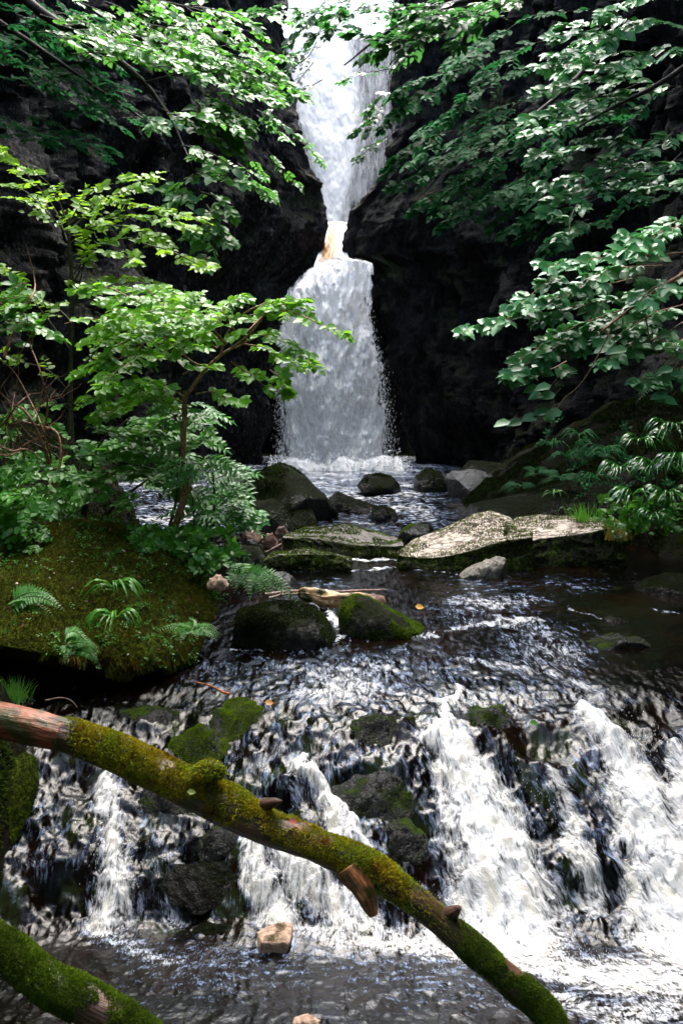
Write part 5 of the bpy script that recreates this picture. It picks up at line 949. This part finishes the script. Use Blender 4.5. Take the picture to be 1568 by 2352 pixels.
def f(gL, gT, gB):
    Y = 5.8; rg = np.random.default_rng(81)
    tube(gB, SL([(2050, 200, Y+.6), (1800, 480, Y+.3), (1620, 600, Y+.1), (1500, 670, Y), (1420, 730, Y), (1380, 760, Y)], 30), .035, .006, 7, noise_amp=.003)
    B = [([(1568, 580), (1450, 590), (1330, 600), (1200, 690)], 12, 60), ([(1520, 610), (1400, 620), (1290, 680), (1190, 700)], 13, 55), ([(1450, 640), (1330, 670), (1220, 710), (1130, 745)], 11, 46), ([(1300, 680), (1220, 715), (1140, 742), (1062, 760)], 6, 34), ([(1360, 590), (1310, 600), (1280, 605), (1260, 612)], 5, 40),
         ([(1568, 640), (1450, 680), (1340, 700), (1250, 730)], 13, 60), ([(1500, 690), (1400, 720), (1300, 760), (1190, 830)], 13, 58), ([(1450, 740), (1360, 760), (1290, 790), (1170, 860)], 10, 46), ([(1500, 720), (1420, 760), (1340, 790), (1250, 820)], 9, 50), ([(1300, 830), (1260, 850), (1220, 855), (1172, 862)], 4, 34),
         ([(1568, 740), (1500, 780), (1440, 800), (1390, 830)], 8, 55), ([(1568, 700), (1500, 720), (1450, 750), (1400, 780)], 9, 60), ([(1568, 520), (1520, 530), (1480, 560), (1430, 575)], 9, 55), ([(1600, 500), (1550, 510), (1500, 540), (1440, 545)], 8, 55), ([(1568, 620), (1540, 650), (1500, 660), (1470, 690)], 8, 60),
         ([(1385, 760), (1360, 770), (1340, 778), (1320, 790)], 3, 34), ([(1568, 780), (1550, 790), (1530, 800), (1500, 800)], 5, 45), ([(1568, 860), (1540, 860), (1510, 870), (1470, 880)], 3, 34)]
    for b, ns, sl in B:
        ys = Y+np.linspace(.4, 0, 4)+rg.uniform(-.2, .2); pts = [P(x, y, yy) for (x, y), yy in zip(b, ys)]
        bough_sprays(gL, gT, pts, ns+3, sl*Y/F, 31*Y/F, 8, .85, rg, TPL_ELM, r0=.005, r1=.0016, sag=.12, jit=.28)
    # bare hanging twigs with end leaves
    for seq, ends in (([(1400, 760, Y), (1370, 820, Y), (1325, 890, Y), (1290, 920, Y), (1275, 945, Y)], [(1172, 968), (1200, 966), (1235, 955), (1262, 942), (1290, 945), (1250, 905), (1265, 885), (1275, 905), (1220, 875), (1240, 890)]), ([(1480, 720, Y), (1495, 790, Y), (1522, 840, Y), (1520, 870, Y), (1528, 905, Y)], [(1515, 915), (1540, 912), (1530, 905), (1470, 872), (1500, 868), (1545, 845), (1560, 850)]), ([(1385, 760, Y), (1408, 780, Y), (1416, 800, Y)], [(1400, 800), (1428, 802), (1440, 800)])):
        tube(gT, SL(seq, 18), .0045, .002, 5)
        for (x, y) in ends:
            O = P(x, y, Y+rg.uniform(-.06, .06)); leaves(gL, O[None], np.array([[rg.choice([-1, -.9, .7]), -.2, -.2]]), np.array([UP+CAMV*rg.uniform(.6, 1.3)]), np.array([42*Y/F]), np.array([rg.random()]), TPL_ELM)
            tube(gT, np.linspace(O, P(x+12, y-14, Y), 3), .0012, .0015, 3)
    # short twigs join the leaves near the tips to the hanging twig
    tube(gT, SL([(1275, 945, Y), (1235, 950, Y), (1170, 968, Y)], 8), .002, .001, 4)
tree('elm_branch', 'large branch of broad pale leaves reaching left in front of the black wall', 'tree', P(2050, 200, 6.4), L_ELM, B_TAN, f)

# --- ferns and small plants ---
def on_ground(px, py, Y): return P(px, py, Y)
def fern(px, py, Y, size, n, seed, label, spread=(0, 360), mat=None, up=.7, pairs=17, name='fern'):
    rg = np.random.default_rng(seed); root = P(px, py, Y); gL, gT = Geo(), Geo(); L = size*Y/F
    for k in range(n):
        a = math.radians(rg.uniform(*spread)); d = np.array([math.cos(a), -abs(math.sin(a))*.8+rg.uniform(-.2, .3), rg.uniform(.1, .6)])
        compound(gL, gT, root+rg.normal(0, .01, 3), d, L*rg.uniform(.7, 1.15), pairs, L*.26, rg, up=up, tpl=TPL_PINNA, taper=2, wing=72, nrm_tilt=.8, droop=.35)
    o = gL.build(name, mat or L_FERN); s_ = gT.build('stalk', B_GREEN, o); tag(o, label, 'fern')
    return o
def strap_fern(px, py, Y, size, n, seed, label, group=None, mat=None, spread=(150, 390), name='strap_fern'):
    rg = np.random.default_rng(seed); root = P(px, py, Y); g = Geo(); m = 12
    for k in range(n):
        a = math.radians(rg.uniform(*spread)); L = size*Y/F*rg.uniform(.6, 1.15); out = np.array([math.cos(a), -abs(math.sin(a))*.7-.15, 0]); out /= np.linalg.norm(out); t = np.linspace(0, 1, m)
        h = rg.uniform(.25, .8); C = root+out*L*(t**.9*.85)[:, None]; C[:, 2] += L*(h*1.5*t-(h*1.3+.30)*t**2.2)
        T = np.gradient(C, axis=0); T /= np.linalg.norm(T, axis=1)[:, None]; S = np.cross(T, UP+CAMV*.4); S /= np.linalg.norm(S, axis=1)[:, None]; N = np.cross(S, T)
        w = L*.040*np.clip(np.minimum(.25+3*t, 1.05)*(1-t**3), .02, 1)*(1+.12*np.sin(t*26+k)); wv = .018*L*np.sin(t*24+k*2)
        rows_ = [C+S*w[:, None]+N*(w*.35+wv)[:, None], C, C-S*w[:, None]+N*(w*.35-wv)[:, None]]
        g.add(np.stack(rows_, 1).reshape(-1, 3), grid_faces(m, 3), rg.random())
    return tag(g.build(name, mat or L_TONGUE), label, 'fern', group)
fern(548, 1352, 5.95, 135, 17, 201, 'large bright feathery fern hanging over the water edge', spread=(-60, 90), up=.8)
fern(20, 1400, 5.0, 140, 8, 202, 'bright green fern sprouting from the left edge of the mossy bank', spread=(-20, 60), up=.5)
fern(505, 1290, 6.3, 62, 10, 203, 'small fern at the foot of the rowan stems', spread=(-10, 190))
fern(355, 1285, 6.1, 50, 7, 204, 'little fern beside the rowan on the bank top', spread=(0, 180))
fern(165, 1490, 5.02, 90, 8, 205, 'drooping fern low on the mossy bank', spread=(190, 350), up=.2)
fern(225, 1288, 6.1, 48, 4, 206, 'dim fern in the shade above the mossy bank', mat=L_MID)
fern(440, 1450, 5.02, 80, 18, 207, 'dull olive spleenwort clump under the overhang', spread=(180, 360), mat=L_MID, up=.2, pairs=12)
strap_fern(262, 1350, 5.25, 84, 22, 208, 'dark strap leaved fern high on the mossy bank', mat=L_MID)
strap_fern(268, 1420, 5.1, 84, 22, 209, 'dark strap leaved fern below the other on the bank', mat=L_MID)
fern(140, 1475, 5.0, 100, 3, 210, 'single pale curled frond on the mossy bank', spread=(20, 60), up=.9, mat=L_FERN)
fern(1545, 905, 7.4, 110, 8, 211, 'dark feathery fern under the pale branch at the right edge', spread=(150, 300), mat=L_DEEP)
strap_fern(1056, 1278, 8.55, 36, 7, 212, 'light green strap fern growing on the pale slab', mat=L_FERN)
strap_fern(1105, 1262, 8.55, 18, 5, 213, 'tiny green sprig in a crack of the pale slab', mat=L_FERN)
strap_fern(1270, 1135, 9.8, 42, 6, 214, 'small bright strap fern on the dark shelf behind the slab', mat=L_FERN)
strap_fern(1300, 1172, 9.6, 30, 6, 215, 'little green plant just above the long pale rock', mat=L_FERN)
TG = 'glossy strap ferns covering the right bank'; rg = np.random.default_rng(77)
for k, (x, y, Y, s_, n, lb) in enumerate([(1470, 1015, 8.9, 95, 16, 'strap fern at the top of the right bank under the hanging leaf pair'), (1540, 990, 8.7, 110, 18, 'big strap fern highest at the right edge'), (1420, 1080, 8.7, 95, 16, 'strap fern left of the brightest clump'), (1500, 1075, 8.4, 105, 20, 'strap fern in the middle of the bright clump'), (1560, 1065, 8.2, 110, 18, 'bright strap fern cut by the right edge'), (1450, 1140, 8.2, 105, 20, 'broad bright strap fern with leaves hanging toward the pool'), (1530, 1140, 8.0, 100, 16, 'strap fern low at the right edge'), (1385, 1040, 9.3, 80, 12, 'dim strap fern against the dark wall'), (1330, 1000, 9.8, 70, 9, 'shaded strap fern highest on the black wall'), (1300, 1050, 9.8, 66, 8, 'shaded strap fern below the highest one'), (1265, 1020, 10.2, 60, 7, 'faint strap fern farthest left on the dark wall'), (1360, 1100, 9.3, 66, 9, 'strap fern above the dark shelf'), (1500, 1185, 7.9, 70, 10, 'small strap fern near the water at the right')]):
    strap_fern(x, y, Y, s_*.82, int(n*1.9), 300+k, lb, TG, mat=L_TONGUE if x > 1400 else L_DEEP)  # left part of the bank gets a darker leaf colour standing for shade
def leafy(poly, nb, Y, leaf, seed, name, label, mat, Yf=None, k=5, sl=26, ang=90):
    gL, gT = Geo(), Geo(); rg = np.random.default_rng(seed); p = np.array(poly, float); lo, hi = p.min(0), p.max(0); c = 0
    while c < nb:
        x, y = rg.uniform(lo[0], hi[0]), rg.uniform(lo[1], hi[1])
        if not inpoly(x, y, poly): continue
        c += 1; Yk = (Yf(x, y) if Yf else rg.uniform(*Y)); n = 3; a = np.radians(rg.normal(ang, 50, n))
        sprays(gL, gT, np.tile(P(x, y, Yk), (n, 1)), np.stack([np.cos(a), -np.abs(rg.normal(.3, .3, n)), np.sin(a)], -1), np.full(n, sl*Yk/F), k, leaf*Yk/F, .9, rg, TPL_ELM, sag=.3)
    o = gL.build(name, mat); gT.build('stalk', B_GREEN, o); return tag(o, label, kind='stuff')
mound = bpy.data.objects['mossy_outcrop']; rgm = np.random.default_rng(99)
O, N = surf_samples(mound, 750, lambda c, no: (no[:, 2] > -.35)*(no[:, 1] < .5)*sstep(-.05, .2, fbm(c[:, 0]*2.4, c[:, 1]*2.4, c[:, 2]*2.4, 55, 3)), rgm)
gL, gT = Geo(), Geo(); D = N+rgm.normal(0, .7, N.shape); sprays(gL, gT, O, D, rgm.uniform(.03, .07, len(O)), 5, .016, .8, rgm, TPL_ELM, sag=.2, tr=.003)
o = gL.build('ground_cover', L_MID); gT.build('stalk', B_GREEN, o); tag(o, 'small leafy herbs dotted over the mossy bank', kind='stuff')
leafy([(300, 1230), (540, 1230), (540, 1300), (440, 1320), (330, 1300)], 46, (6.0, 6.5), 22, 402, 'undergrowth', 'mixed low leaves round the rowan stems', L_MID, sl=34)
leafy([(1380, 1160), (1568, 1150), (1568, 1230), (1400, 1235)], 40, (7.9, 8.4), 16, 404, 'undergrowth', 'low leaves along the foot of the right bank', L_MID)
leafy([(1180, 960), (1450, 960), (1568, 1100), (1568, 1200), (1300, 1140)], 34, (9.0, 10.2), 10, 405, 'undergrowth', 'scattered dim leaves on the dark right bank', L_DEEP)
# grass tufts
def grass_tuft(px, py, Y, size, n, seed, label, mat, lean=0.):
    rg = np.random.default_rng(seed); g = Geo(); m = 5; t = np.linspace(0, 1, m)
    for k in range(n):
        b = P(px+rg.normal(0, size*.35), py, Y)+[0, rg.normal(0, .05), 0]; L = size*Y/F*rg.uniform(.5, 1.2); d = np.array([rg.normal(lean, .35), rg.normal(-.1, .25), 1]); C = b+d*L*t[:, None]; C[:, 2] -= .35*L*t**2*abs(d[0]+.3); w = .0022*(1-t*.9)*Y/5
        g.add(np.stack([C-[1, 0, 0]*w[:, None], C+[1, 0, 0]*w[:, None]], 1).reshape(-1, 3), grid_faces(m, 2), rg.random())
    return tag(g.build('grass_tuft', mat), label, 'grass')
L_GRASS = leaf_mat('grass_blade', (.02, .09, .01), (.07, .24, .03), gloss=.4, trans=.4, tcol=(.15, .4, .05))
grass_tuft(20, 1612, 4.9, 60, 220, 501, 'tuft of fine bright grass at the left edge above the log', L_GRASS, .15)
grass_tuft(1415, 1240, 8.1, 46, 70, 502, 'dry straw coloured grass at the foot of the right bank', leaf_mat('straw_blade', (.12, .09, .03), (.28, .22, .07)))
grass_tuft(1340, 1200, 8.9, 50, 60, 503, 'thin dim grass hanging beside the long pale rock', L_MID, -.2)
# fallen leaves and flowers on the bank
g = Geo(); O, N = surf_samples(mound, 230, lambda c, no: (no[:, 2] > -.2)*(no[:, 1] < .4)*1., rgm); leaves(g, O+N*.012, rgm.normal(0, 1, N.shape), N+rgm.normal(0, .4, N.shape), rgm.uniform(.012, .026, len(O)), rgm.random(len(O)), TPL_ELM)
tag(g.build('fallen_leaves', leaf_mat('dead_leaf', (.05, .015, .008), (.22, .07, .03), trans=.1)), 'brown and rust dead leaves scattered on the mossy bank', kind='stuff')
for k, (x, y, Y, c, lb) in enumerate([(608, 1618, 4.97, (.5, .25, .08), 'tan leaf stuck on the wet film beside the green outcrop'), (663, 1893, 3.29, (.32, .07, .04), 'red brown leaf lying on the mossy log'), (953, 1397, 6.2, (.55, .30, .05), 'small yellow leaf on the stone right of the humped rock'), (430, 1826, 3.33, (.12, .16, .03), 'yellow green leaf caught on the side of the log'), (1215, 1665, 4.72, (.06, .18, .03), 'fresh green leaf stuck on the wet ledge')]):
    g = Geo(); t = NT('leaf_colour'); mt = t.done(t.bsdf(c=c, r=.5)); s_ = 22*Y/F
    leaves(g, P(x, y, Y)[None]+[[0, 0, .012]], np.array([[1, .1, -.1]]), np.array([[.1, -.9, .7]]), np.array([s_]), np.array([.5]), TPL_ELM); tag(g.build('fallen_leaf', mt), lb, 'leaf')

# --- unseen leaf mass added behind the camera to block sky light ---
g = Geo(); rg = np.random.default_rng(900); n = 9000; u = rg.random((n, 3)); C = np.stack([-9+18*u[:, 0], -4-5*u[:, 1], .5+13*u[:, 2]**.8], -1)
k = fbm(C[:, 0]*.5, C[:, 1]*.5, C[:, 2]*.5, 901, 3); C = C[k > -.28]; n = len(C)
leaves(g, C, rg.normal(0, 1, (n, 3)), UP+rg.normal(0, .6, (n, 3)), rg.uniform(.35, .7, n), rg.random(n), TPL_ELM)
tag(g.build('shading_foliage', L_DEEP), 'unseen leaf mass added behind the camera to block sky light', kind='stuff')
for k, (x, y, Y, s_, lb) in enumerate([(1230, 1090, 10.4, 52, 'dim fern above the grey wet boulder'), (1290, 1100, 10.0, 56, 'dim fern just above the dark shelf'), (1190, 1120, 10.8, 46, 'dim fern leftmost on the right bank'), (1350, 1050, 9.8, 62, 'shaded feathery fern in the middle of the right bank')]):
    fern(x, y, Y, s_, 9, 350+k, lb, spread=(180, 360), mat=L_DEEP, up=.3)  # shade on these ferns is put into the darker leaf colour
